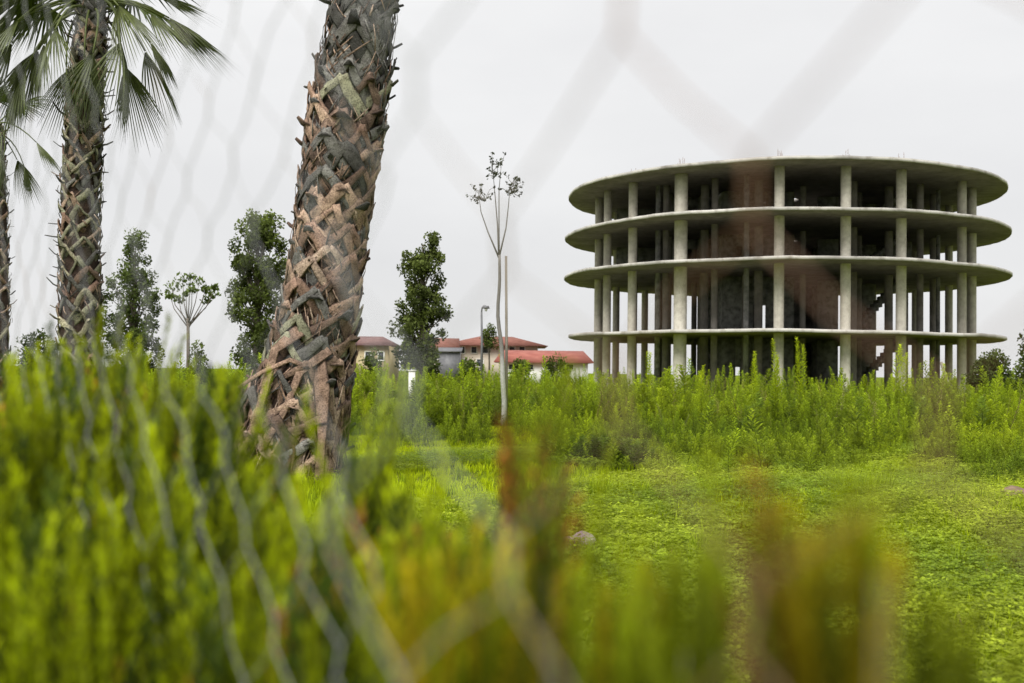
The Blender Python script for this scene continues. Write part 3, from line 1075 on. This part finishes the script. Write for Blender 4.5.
def frond_mesh(L_pet, L_bl, nseg, spread, droop, fold, cA, cB, hang=0.0, thin=.52):
    """fan leaf: petiole along +X from the origin, blade beyond; droops towards -Z"""
    mb = MB()
    pts = []
    for k in range(6):
        u = k / 5
        pts.append(Vector((L_pet * u, 0, -droop * L_pet * u * u)))
    mb.tube(pts, [.028 - .012 * k / 5 for k in range(6)], 5, (0.14, 0.17, 0.05))
    o = pts[-1]
    ax = (pts[-1] - pts[-2]).normalized()
    side = Vector((0, 1, 0))
    nrm = side.cross(ax)
    if nrm.z < 0:
        nrm = -nrm
    for k in range(nseg):
        f = (k + .5) / nseg * 2 - 1
        a = f * spread
        dirv = ax * math.cos(a) + side * math.sin(a) - nrm * (fold * abs(math.sin(a)))
        dirv.normalize()
        tang = (side * math.cos(a) - ax * math.sin(a))
        L = L_bl * (1 - .28 * abs(f) ** 2) * random.uniform(.9, 1.05)
        dr = hang * random.uniform(.7, 1.3)
        wb = L * spread * 2 / nseg * thin
        V, C = [], []
        g_ = Vector((0, 0, -1))
        kcol = random.uniform(.75, 1.2)
        wid = (.15, .55, .62, .42, .05)
        for j, u in enumerate((.03, .35, .55, .8, 1.0)):
            p_ = o + dirv * (L * u) + g_ * (dr * L * max(0, u - .3) ** 2)
            w = wb * wid[j]
            crease = nrm * (.012 * (1 if k % 2 else -1)) if j < 3 else Vector()
            V += [p_ - tang * w + crease, p_ + tang * w - crease]
            c = np.array(cA) * (1 - u) + np.array(cB) * u
            C += [c * kcol * .9, c * kcol]
        q = [(2 * j, 2 * j + 1, 2 * j + 3, 2 * j + 2) for j in range(4)]
        mb.add([tuple(v) for v in V], q, col=np.array(C))
    return mb


FA, FB = (0.14, 0.17, 0.05), (0.06, 0.075, 0.028)
fr_up = [frond_mesh(1.0, 1.15, 34, 1.9, .12, .25, (0.10, 0.135, 0.035), (0.06, 0.085, 0.022), .8, .36).build("frond", M_frond) for _ in range(2)]
fr_hang = [frond_mesh(.95, 1.2, 24, .6, .9, .5, FA, FB, .75, .33).build("frond", M_frond) for _ in range(4)]


def crown(t, top, spec, scale):
    """spec: (heading deg from +X seen from above, pitch deg, kind 0 open / 1 hanging, length factor)"""
    for az, pit, kind, k in spec:
        src = random.choice(fr_up if kind == 0 else fr_hang)
        o = src.copy()
        COL.objects.link(o)
        Rm = Matrix.Rotation(R(az), 4, "Z") @ Matrix.Rotation(R(-pit), 4, "Y") @ Matrix.Rotation(random.uniform(-.35, .35), 4, "X")
        st_ = Rm @ Vector((.12, 0, 0))
        o.matrix_world = Matrix.Translation(top + st_ + Vector((0, 0, random.uniform(-.12, .12)))) @ Rm @ Matrix.Diagonal((scale * k, scale * k, scale * k, 1))
        mw_ = o.matrix_world.copy()
        o.parent = t
        o.matrix_parent_inverse = t.matrix_basis.inverted()
        o.matrix_basis = mw_


# thick palm trunk in the clearing
YP = 14.5
sp = YP / F
ctr = [(278, 500, 106), (285, 445, 104), (302, 390, 86), (316, 330, 70), (324, 280, 64), (331, 230, 64), (339, 170, 68), (346, 120, 70), (354, 70, 64), (363, 10, 58), (373, -60, 54), (392, -190, 48), (405, -300, 44)]
pts = [at(a, b_, YP) for a, b_, _ in ctr]
pts[0].z = -.15
path, rad = smooth_path(pts, [w * sp / 2 for *_, w in ctr], 60)
t = thing("palm_tree", "thick palm trunk wrapped in criss crossed brown leaf bases, largest of the palms", "palm", (path[0].x, path[0].y, 0))
palm_trunk(t, path, rad, 235, .18, .60, .17, grey_from=.66, green=.16, s0=.03, fibre=1300, stub_p=.42, lift0=.04, cross=.7)
# loose hanging straps and fibres at the foot
mb = MB()
DKB = [(0.16, 0.10, 0.07), (0.24, 0.16, 0.11), (0.12, 0.08, 0.06)]
for i in range(330):
    big = i < 75
    z0 = random.uniform(.5, 2.2)
    s = max(.04, (z0 + .15) / (path[-1].z + .15))
    p_, d, r_ = frame_on(path, rad, s)
    a = random.uniform(0, 6.283)
    nn = Vector((math.cos(a), math.sin(a), 0))
    L = random.uniform(.35, 1.0)
    L = min(L, z0 * .97)
    fl = random.uniform(.0, .16) * (1.4 if nn.x < -.2 else .6)
    sw = random.uniform(-.3, .3)
    tg = Vector((-nn.y, nn.x, 0))
    P, N = [], []
    k1, k2 = random.uniform(-.05, .05), random.uniform(1.5, 3.2)
    for u in (0, .25, .5, .75, 1):
        q = p_ + nn * (r_ + .02 + .12 * u * max(0, 1.3 - z0) + fl * math.sin(u * k2)) + tg * (sw * u + k1 * math.sin(u * 6)) - Vector((.1 * u * L, 0, L * u))
        P.append(q)
        N.append((nn + tg * random.uniform(-.3, .3) + Vector((0, 0, .3 * (1 - u)))).normalized())
    pal = random.choice(TAN[:3] if random.random() < .4 else DKB)
    strap(mb, P, N, random.uniform(.10, .26) if big else random.uniform(.012, .05), .014 if big else .008, np.array(pal) * random.uniform(.6, 1.15), (1.1, random.uniform(.15, .8)))
for (q0, q1, q2, q3, w) in [((322, 372), (290, 360), (262, 372), (238, 388), .09), ((330, 350), (300, 372), (285, 410), (262, 450), .14), ((300, 330), (275, 350), (262, 400), (246, 452), .2), ((318, 360), (322, 390), (322, 440), (318, 492), .24)]:
    P = [at(*q, YP - .55 - .08 * k) for k, q in enumerate((q0, q1, q2, q3))]
    strap(mb, P, [Vector((random.uniform(-.5, .5), -1, .2)).normalized() for _ in P], w, .015, np.array(TAN[1]) * random.uniform(.7, 1.1), (1, .5))
mb.build("loose_bark", M_palm, t)
spec = [(random.uniform(0, 360), random.uniform(5, 75), 0, random.uniform(.9, 1.1)) for _ in range(18)]
crown(t, path[-1], spec, 1.15)

# left palm with drooping crown
YL = 17.0
sl = YL / F
ctr = [(80, 470, 44), (80, 380, 38), (80, 300, 36), (80, 220, 34), (83, 150, 32), (86, 90, 29), (90, 40, 26), (92, 4, 20)]
pts = [at(a, b_, YL) for a, b_, _ in ctr]
pts[0].z = -.1
path, rad = smooth_path(pts, [w * sl / 2 for *_, w in ctr], 40)
t = thing("palm_tree", "slim shaggy palm at the left with drooping fan leaves", "palm", (path[0].x, path[0].y, 0))
palm_trunk(t, path, rad, 230, .085, .32, .2, grey_from=.95, green=.6, fibre=350, stub_p=.7)
top = path[-1]
spec = [(8, 8, 1, .85), (-25, 25, 1, .95), (15, 38, 1, .95), (-50, -15, 1, .95), (35, -20, 1, .9), (170, -5, 1, .95), (200, 15, 1, 1.0), (150, 10, 1, 1.05), (225, -15, 1, .9),
        (185, -35, 1, .9), (-80, -25, 1, .85), (-110, 5, 1, .95), (-140, 10, 1, 1.0), (90, 0, 1, 1), (60, 15, 1, 1), (120, -10, 1, .9), (-15, 45, 0, 1), (180, 50, 0, 1), (-70, 48, 0, 1),
        (100, 55, 0, 1), (20, 65, 0, 1), (230, 62, 0, 1), (140, 75, 0, 1), (-165, 20, 0, .9), (100, 30, 0, .9), (65, 25, 0, .9), (-60, 18, 1, 1.0), (205, -10, 1, 1.15), (12, 28, 1, 1.0), (-8, 30, 1, 1.0), (172, 12, 1, 1.15), (190, 25, 1, 1.0), (-30, -5, 1, 1.1), (178, 30, 1, .8), (195, 42, 1, .8), (165, 38, 1, .9), (160, 5, 0, .85), (205, 8, 0, .85), (185, 28, 0, .9), (-155, 35, 1, .85), (2, 48, 1, .8)]
crown(t, top, spec, .9)

# far left palm, half out of the frame
YF = 25.0
ctr = [(-3, 460, 24), (-3, 380, 22), (-3, 280, 21), (-4, 200, 19), (-6, 128, 17)]
sf = YF / F
pts = [at(a, b_, YF) for a, b_, _ in ctr]
pts[0].z = -.1
path, rad = smooth_path(pts, [w * sf / 2 for *_, w in ctr], 24)
t = thing("palm_tree", "far left palm half cut off by the photo's edge", "palm", (path[0].x, path[0].y, 0))
palm_trunk(t, path, rad, 130, .07, .28, .18, grey_from=2, green=.3, fibre=150)
spec = [(0, 15, 1, .8), (-40, 0, 1, .8), (30, -10, 1, .75), (180, 10, 1, .9), (150, -15, 1, .9), (215, -5, 1, .9), (-90, 10, 1, .8), (90, 10, 1, .8), (10, 50, 0, .7), (190, 45, 0, .8), (100, 60, 0, .8), (-75, 55, 0, .8), (-20, -25, 1, .75)]
crown(t, path[-1], spec, .95)
for o in fr_up + fr_hang:
    bpy.data.objects.remove(o)

# ------------------------------------------------------------------ houses and street lamp far behind
def gable(mb, x0, x1, y0, y1, z0, h, ov=.5, hip=0.0):
    ym = (y0 + y1) / 2
    v = [(x0 - ov, y0 - ov, z0), (x1 + ov, y0 - ov, z0), (x1 + ov, y1 + ov, z0), (x0 - ov, y1 + ov, z0), (x0 - ov + hip, ym, z0 + h), (x1 + ov - hip, ym, z0 + h)]
    mb.add(v, [(0, 1, 5, 4), (2, 3, 4, 5), (0, 3, 2, 1)], [(3, 0, 4), (1, 2, 5)])


def house(label, pxl, pxr, py_eave, py_ridge, Yd, depth, wall_m, roof_m, wins, hip=2.0, ov=.6, chim=None):
    l, r_ = at(pxl, py_eave, Yd), at(pxr, py_eave, Yd)
    zr = at(pxl, py_ridge, Yd + depth / 2).z
    t = thing("house", label, "house", ((l.x + r_.x) / 2, Yd + depth / 2, 0))
    mb = MB()
    mb.box((l.x, Yd, -.2), (r_.x, Yd + depth, l.z - .01))
    mb.build("wall", wall_m, t)
    mb = MB()
    gable(mb, l.x, r_.x, Yd, Yd + depth, l.z, zr - l.z, ov, hip)
    rf = mb.build("roof", roof_m, t)
    if chim is not None:
        c = at(chim, py_ridge, Yd + depth / 2)
        mb = MB()
        mb.box((c.x - .4, c.y - .4, c.z - .8), (c.x + .4, c.y + .4, c.z + .9))
        mb.box((c.x - .5, c.y - .5, c.z + .902), (c.x + .5, c.y + .5, c.z + 1.1))
        mb.build("chimney", M_cream, rf)
    for (wx, wy, ww, wh) in wins:
        c = at(wx, wy, Yd)
        s = Yd / F
        w2, h2 = ww * s / 2, wh * s / 2
        mb = MB()
        for a in ((-w2 - .12, -h2 - .12, w2 + .12, -h2), (-w2 - .12, h2, w2 + .12, h2 + .12), (-w2 - .12, -h2 + .001, -w2, h2 - .001), (w2, -h2 + .001, w2 + .12, h2 - .001)):
            mb.box((c.x + a[0], Yd - .08, c.z + a[1]), (c.x + a[2], Yd + .02, c.z + a[3]))
        f = mb.build("window", M_white, t)
        mb = MB()
        mb.box((c.x - w2, Yd - .03, c.z - h2), (c.x + w2, Yd + .01, c.z + h2))
        mb.build("pane", M_glass, f)
    return t


h1 = house("cream villa with long red tiled roof behind the bare sapling", 452, 538, 345, 336, 150, 14, M_cream, M_tile,
           [(462, 350, 5, 6), (474, 350, 5, 6), (486, 350, 7, 6), (512, 350, 5, 6), (522, 350, 5, 6), (462, 363, 5, 7), (480, 363, 6, 7)], 5, 1.4, chim=None)
house("low house with bright red sheet roof between sapling and round building", 500, 588, 362, 350, 135, 12, M_white, M_redmetal,
      [(512, 367, 6, 5), (530, 367, 6, 5), (548, 367, 6, 5), (570, 367, 6, 5)], 1, .8)
house("small cream gabled house right behind the two pointed tree", 431, 452, 350, 338, 140, 9, M_cream, M_tile, [(437, 356, 4, 6), (446, 356, 4, 6)], 0, .7, chim=None)
house("beige house with brown roof between thick palm and two pointed tree", 340, 388, 345, 336, 120, 12, M_beige, M_brownroof, [(352, 356, 5, 8), (368, 356, 5, 8), (381, 356, 5, 8)], 2, .7)
mb = MB()
p_ = at(449, 372, 130)
t = thing("shed", "dark blue grey shed among the weeds before the cream villa", "shed", (p_.x, p_.y, 0))
za = at(449, 352, 130).z
mb.box((p_.x - 1.3, p_.y, -.1), (p_.x + 1.3, p_.y + 3, za))
mb.build("wall", M_steel, t)
mb = MB()
mb.add([(p_.x - 1.5, p_.y - .3, za + .01), (p_.x + 1.5, p_.y - .3, za + .01), (p_.x + 1.5, p_.y + 3.2, za + .5), (p_.x - 1.5, p_.y + 3.2, za + .5),
        (p_.x - 1.5, p_.y - .3, za + .12), (p_.x + 1.5, p_.y - .3, za + .12), (p_.x + 1.5, p_.y + 3.2, za + .62), (p_.x - 1.5, p_.y + 3.2, za + .62)],
       [(0, 3, 2, 1), (4, 5, 6, 7), (0, 1, 5, 4), (1, 2, 6, 5), (2, 3, 7, 6), (3, 0, 4, 7)])
mb.build("roof", M_steel, t)

YM = 100
b = at(481.5, 372, YM)
t = thing("street_lamp", "grey street lamp with short arm rising above the red roofs", "street lamp", (b.x, b.y, 0))
mb = MB()
mb.tube([(b.x, b.y, 0), (b.x, b.y, 4), at(481.5, 312, YM)], [.14, .11, .09], 8)
mb.build("pole", M_steel, t)
mb = MB()
mb.tube([at(481.5, 313, YM), at(482, 308, YM), at(483.5, 306, YM), at(486, 306, YM)], .07, 6)
mb.build("arm", M_steel, t)
c = at(485.5, 308, YM)
mb = MB()
mb.add([(c.x - .3, c.y - .2, c.z - .05), (c.x + .4, c.y - .2, c.z - .05), (c.x + .4, c.y + .2, c.z - .05), (c.x - .3, c.y + .2, c.z - .05),
        (c.x - .2, c.y - .13, c.z + .2), (c.x + .3, c.y - .13, c.z + .2), (c.x + .3, c.y + .13, c.z + .2), (c.x - .2, c.y + .13, c.z + .2)],
       [(0, 3, 2, 1), (4, 5, 6, 7), (0, 1, 5, 4), (1, 2, 6, 5), (2, 3, 7, 6), (3, 0, 4, 7)])
hd = mb.build("lamp_head", M_steel, t)
mb = MB()
mb.tube([(c.x + .05, c.y, c.z - .06), (c.x + .05, c.y, c.z - .3)], [.16, .08], 8)
mb.build("lamp_glass", M_lampglass, hd)

# ------------------------------------------------------------------ wire fence beside the camera
def fence_pt(tt, z, off=0.0):
    return Vector((.121 - .667 * tt + .745 * off, .254 + .745 * tt + .667 * off, z))


def panel_pt(tt, z, off=0.0):
    return Vector((-.070 - .577 * tt + .817 * off, .67 + .817 * tt + .577 * off, z))


W_, A_, T_ = .0557, .042, .020         # half cell width, slanted run, twist length
PER = 2 * (A_ + T_)
Z0, Z1 = .06, 2.75
ZPH = .056


def netting(name, label, pt, t0, t1, wr, z1):
    mb = MB()
    c0, c1 = int(round(t0 / W_)), int(round(t1 / W_))

    def joint(c, r_):
        """twist r of column c: lower and upper end"""
        z = Z0 + r_ * PER + (0 if c % 2 == 0 else PER / 2) + ZPH
        rs = random.Random(c * 977 + r_ * 131)
        jt, jz = rs.uniform(-.006, .006), rs.uniform(-.007, .007)
        return pt(c * W_ + jt + .02, z + jz, rs.uniform(-.003, .003)), pt(c * W_ + jt * .5 + .02, z + jz + T_, rs.uniform(-.003, .003))
    rows = int((z1 - Z0) / PER)
    o0 = pt(0, 0)
    for c in range(c0, c1):
        for r_ in range(rows):
            lo, hi = joint(c, r_)
            for sg in (0, math.pi):
                P = []
                for k in range(5):
                    u = k / 4
                    a = sg + u * 2 * math.pi
                    P.append(lo.lerp(hi, u) + pt(math.cos(a) * wr * 1.1, 0, math.sin(a) * wr * 1.1) - o0)
                mb.tube(P, wr * 1.15, 5, caps=False)
            for dc in (-1, 1):
                rn = r_ if c % 2 == 0 else r_ + 1
                if rn >= rows or not (c0 <= c + dc < c1):
                    continue
                nlo, _ = joint(c + dc, rn)
                mid = hi.lerp(nlo, .5) + pt(random.uniform(-.002, .002), random.uniform(-.003, .003), random.uniform(-.003, .003)) - o0
                mb.tube([hi, mid, nlo], wr, 5, caps=False)
    ft = thing("wire_fence", label, "fence", pt((t0 + t1) / 2, 0))
    mb.build("wire_netting", M_wire, ft, smooth=True)
    for zz in (Z0 + .03, z1 - .02):
        mb = MB()
        mb.tube([pt(c0 * W_, zz), pt((t0 + t1) / 2, zz - .01), pt(c1 * W_, zz)], .0016, 5)
        mb.build("tension_wire", M_wire, ft)
    return ft


ft = netting("wire_fence", "rusty wide meshed wire netting, strongly blurred, closest to the camera", fence_pt, -1.6, .31, .00062, 2.2)
mb = MB()
p_ = fence_pt(-1.6, 0)
mb.tube([(p_.x, p_.y, -.1), (p_.x, p_.y, 2.35)], .03, 10)
mb.tube([(p_.x, p_.y, 2.351), (p_.x, p_.y, 2.38)], [.034, .02], 10)
mb.build("post", M_steel, ft)
ft = netting("wire_fence", "pale wire netting at the left running away through the hedge, small faint meshes", panel_pt, 0.0, 5.4, .00055, 3.6)
mb = MB()
p_ = panel_pt(5.45, 0)
mb.tube([(p_.x, p_.y, -.1), (p_.x, p_.y, 3.7)], .035, 10)
mb.tube([(p_.x, p_.y, 3.701), (p_.x, p_.y, 3.73)], [.04, .02], 10)
mb.build("post", M_steel, ft)

# ------------------------------------------------------------------ hedge growing along the fence
def plume_proto(L, n, leaf, w, cb, ct, wide=1.0):
    mb = MB()
    mb.tube([(0, 0, 0), (0, 0, L * .97)], [.0022, .0008], 3, (0.09, 0.075, 0.03), caps=False)
    for i in range(n):
        u = (i + random.random()) / n
        b_ = i * 2.4 + random.uniform(-.5, .5)
        l = leaf * (1.1 - .6 * u) * random.uniform(.7, 1.25) * wide
        d = np.array((math.cos(b_), math.sin(b_), random.uniform(.9, 1.9)))
        d /= np.linalg.norm(d)
        s = np.array((-math.sin(b_), math.cos(b_), random.uniform(-.3, .3))) * w / 2
        o = np.array((0, 0, L * u * .96))
        k = random.uniform(.7, 1.25)
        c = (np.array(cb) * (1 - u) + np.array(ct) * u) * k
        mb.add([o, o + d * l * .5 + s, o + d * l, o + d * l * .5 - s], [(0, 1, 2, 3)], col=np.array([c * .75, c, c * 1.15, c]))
    return mb.arrays()


HB, HT = (0.12, 0.165, 0.005), (0.52, 0.62, 0.005)
pl = [plume_proto(random.uniform(.2, .34), 80, .030, .0055, HB, HT) for _ in range(6)]
pl_or = [plume_proto(random.uniform(.18, .26), 55, .04, .0075, (0.22, 0.19, 0.015), (0.60, 0.27, 0.04)) for _ in range(2)]
pl_dk = [plume_proto(random.uniform(.2, .28), 60, .045, .008, (0.03, 0.05, 0.008), (0.09, 0.14, 0.012)) for _ in range(2)]  # dark plumes put the shade of the hedge's gaps into the colour


def plant_foliage(mb, ms, cx, cy, top, rad, n, protos, weights, z_low=.25, tint=(1, 1, 1), vscale=1.0, sr=1.0):
    g0 = gz((cx, cy))
    tops = top - .27 * vscale
    for j, pr in enumerate(protos):
        k = max(1, int(n * weights[j]))
        a = rng.random(k) * 6.283
        u = rng.random(k)
        rr = rad * np.sqrt(rng.random(k))
        # more of them near the top; the outline narrows upwards
        z = z_low + (tops - z_low) * (1 - (1 - u) ** 1.5)
        wide = np.where(z > tops * .8, .85, 1.0)
        x, y = cx + rr * np.cos(a) * wide, cy + rr * np.sin(a) * wide
        z = np.minimum(z, tops - .9 * np.maximum(0, rr - .05) * rng.random(k))
        s3 = (rng.uniform(.7, 1.2, k) * vscale)[:, None] * np.stack([np.full(k, .85), np.full(k, .85), rng.uniform(.9, 1.25, k)], -1)
        z = np.minimum(z, top - pr[0][:, 2].max() * s3[:, 2] * rng.uniform(.97, 1.12, k))
        tilt = np.stack([np.cos(a) * rr * 1.1, np.sin(a) * rr * 1.1], -1) + rng.normal(0, .12, (k, 2))
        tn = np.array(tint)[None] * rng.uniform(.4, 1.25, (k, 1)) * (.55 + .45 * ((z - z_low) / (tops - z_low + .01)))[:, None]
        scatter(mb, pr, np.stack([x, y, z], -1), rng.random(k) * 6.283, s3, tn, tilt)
    for k in range(max(2, int(5 * rad / .15))):
        a = random.uniform(0, 6.283)
        q = Vector((cx + rad * .8 * math.cos(a), cy + rad * .8 * math.sin(a), tops))
        b_ = Vector((cx + rad * .2 * math.cos(a), cy + rad * .2 * math.sin(a), g0 - .02))
        ms.tube([b_, b_.lerp(q, .5) + Vector((random.uniform(-.02, .02), random.uniform(-.02, .02), 0)), q], [.008 * sr, .005 * sr, .0015 * sr], 5)


hedge = thing("hedge", "bright green conifer hedge with orange tips filling the blurred left foreground", "hedge", fence_pt(1.9, 0, .4))
hf, hs = MB(), MB()
# (photo x, photo y of the tops, depth, radius, plumes)
body = [(-60, 372, 2.25, .22, 260), (-10, 388, 1.95, .2, 240), (15, 362, 2.5, .2, 200), (50, 402, 1.75, .17, 240), (95, 360, 2.15, .13, 170), (75, 415, 1.6, .15, 210),
        (112, 338, 1.9, .05, 80), (128, 372, 2.1, .08, 90), (150, 410, 1.5, .13, 220), (190, 392, 1.85, .11, 150), (205, 364, 1.7, .035, 40), (220, 468, 1.25, .08, 150), (245, 500, 1.7, .06, 80), (212, 392, 1.6, .04, 50),
        (290, 525, 1.3, .10, 180), (283, 412, 1.5, .014, 22), (262, 452, 1.4, .02, 26), (326, 505, 1.6, .05, 50), (362, 440, 1.45, .03, 40), (365, 515, 1.15, .08, 150), (378, 535, 1.35, .08, 130), (410, 555, 1.05, .07, 140), (440, 545, 1.4, .06, 80),
        (462, 580, 1.0, .055, 100), (20, 480, 1.25, .13, 220), (120, 490, 1.15, .12, 220), (60, 550, 1.05, .11, 200), (200, 550, 1.0, .11, 200), (290, 575, .95, .09, 190), (360, 610, .85, .06, 150), (30, 392, 1.4, .06, 90), (60, 368, 1.7, .06, 80), (8, 400, 1.5, .07, 90), (172, 372, 1.5, .04, 60), (222, 445, 1.45, .02, 24), (165, 440, 1.2, .05, 70)]
allp = pl + pl_or + pl_dk
for px, py, Yd, rad_, n in body:
    py -= 20 if px < 205 else (50 if px > 335 else 14)
    p_ = at(px, py, Yd)
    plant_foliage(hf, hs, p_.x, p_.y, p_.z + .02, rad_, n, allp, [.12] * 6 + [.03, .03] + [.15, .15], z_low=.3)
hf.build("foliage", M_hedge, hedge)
hs.build("stems", M_bark, hedge)

OLV = [plume_proto(.27, 60, .045, .009, (0.18, 0.22, 0.012), (0.42, 0.50, 0.012)) for _ in range(2)]
YEL = [plume_proto(.27, 60, .05, .011, (0.42, 0.33, 0.010), (0.74, 0.60, 0.015)) for _ in range(2)]
RST = [plume_proto(.25, 60, .03, .007, (0.22, 0.09, 0.02), (0.55, 0.22, 0.04)) for _ in range(2)]
DRK = [plume_proto(.27, 60, .04, .009, (0.07, 0.09, 0.01), (0.20, 0.25, 0.012)) for _ in range(2)]
shoots = [
    ("slender rust red conifer shoot standing upright in the blurred middle foreground", 529, 425, .92, .018, 40, RST + pl[:1], [.4, .4, .2]),
    ("dim green shoot rising behind the rust red shoot towards the far houses", 548, 352, .62, .006, 5, DRK + OLV[:1], [.3, .3, .4]),
    ("yellow green leafy shoots right of the rust red shoot at the bottom", 600, 590, .75, .06, 75, YEL + pl[:3], [.1, .1, .3, .3, .2]),
    ("yellow tinted low shoots left of the rust red shoot at the bottom", 480, 570, .70, .05, 76, YEL + pl[:3], [.2, .2, .2, .2, .2]),
    ("dark olive shoot with blunt top in the lower right foreground", 700, 478, .55, .012, 16, OLV + DRK[:1] + pl[:1], [.3, .25, .2, .25]),
    ("bushy dark green shoots low between olive and yellow shrubs", 665, 580, .62, .04, 54, pl[1:2] + OLV + pl[:1], [.25, .25, .25, .25]),
    ("brown stemmed dry shoot left side of the yellow shrub", 780, 500, .42, .008, 22, RST + DRK, [.35, .35, .15, .15]),
    ("broad ochre yellow dry shrub blurred in the lower right foreground", 824, 545, .42, .016, 36, YEL + DRK[:1], [.38, .38, .24]),
    ("green shoot along the right side of the ochre yellow shrub", 872, 500, .42, .008, 16, pl[1:2] + OLV[:1] + pl[:1], [.4, .4, .2]),
    ("dark brownish shoot tip reaching up before the building's right part", 886, 360, .36, .003, 4, DRK + RST[:1], [.5, .25, .25]),
    ("single green tip at the bottom right near the corner", 948, 640, .55, .016, 24, OLV + pl[:1], [.35, .35, .3]),
]
for lab, px, py, Yd, rad_, n, protos, wts in shoots:
    py -= 28 if 460 < py < 660 else 0
    p_ = at(px, py, Yd)
    t = thing("shrub_shoot", lab, "shrub", (p_.x, p_.y, 0), "loose shoots growing behind the wire fence")
    mf, ms = MB(), MB()
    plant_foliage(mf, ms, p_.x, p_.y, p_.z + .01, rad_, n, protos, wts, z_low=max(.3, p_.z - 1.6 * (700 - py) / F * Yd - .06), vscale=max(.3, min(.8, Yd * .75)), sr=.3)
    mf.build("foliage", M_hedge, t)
    ms.build("stem", M_bark, t)

# ------------------------------------------------------------------ render settings
scene.render.engine = "CYCLES"
scene.cycles.use_denoising = True
scene.cycles.max_bounces = 8
scene.cycles.transparent_max_bounces = 8
scene.cycles.sample_clamp_indirect = 8
scene.view_settings.view_transform = "Standard"
scene.view_settings.look = "None"
scene.view_settings.exposure = 0
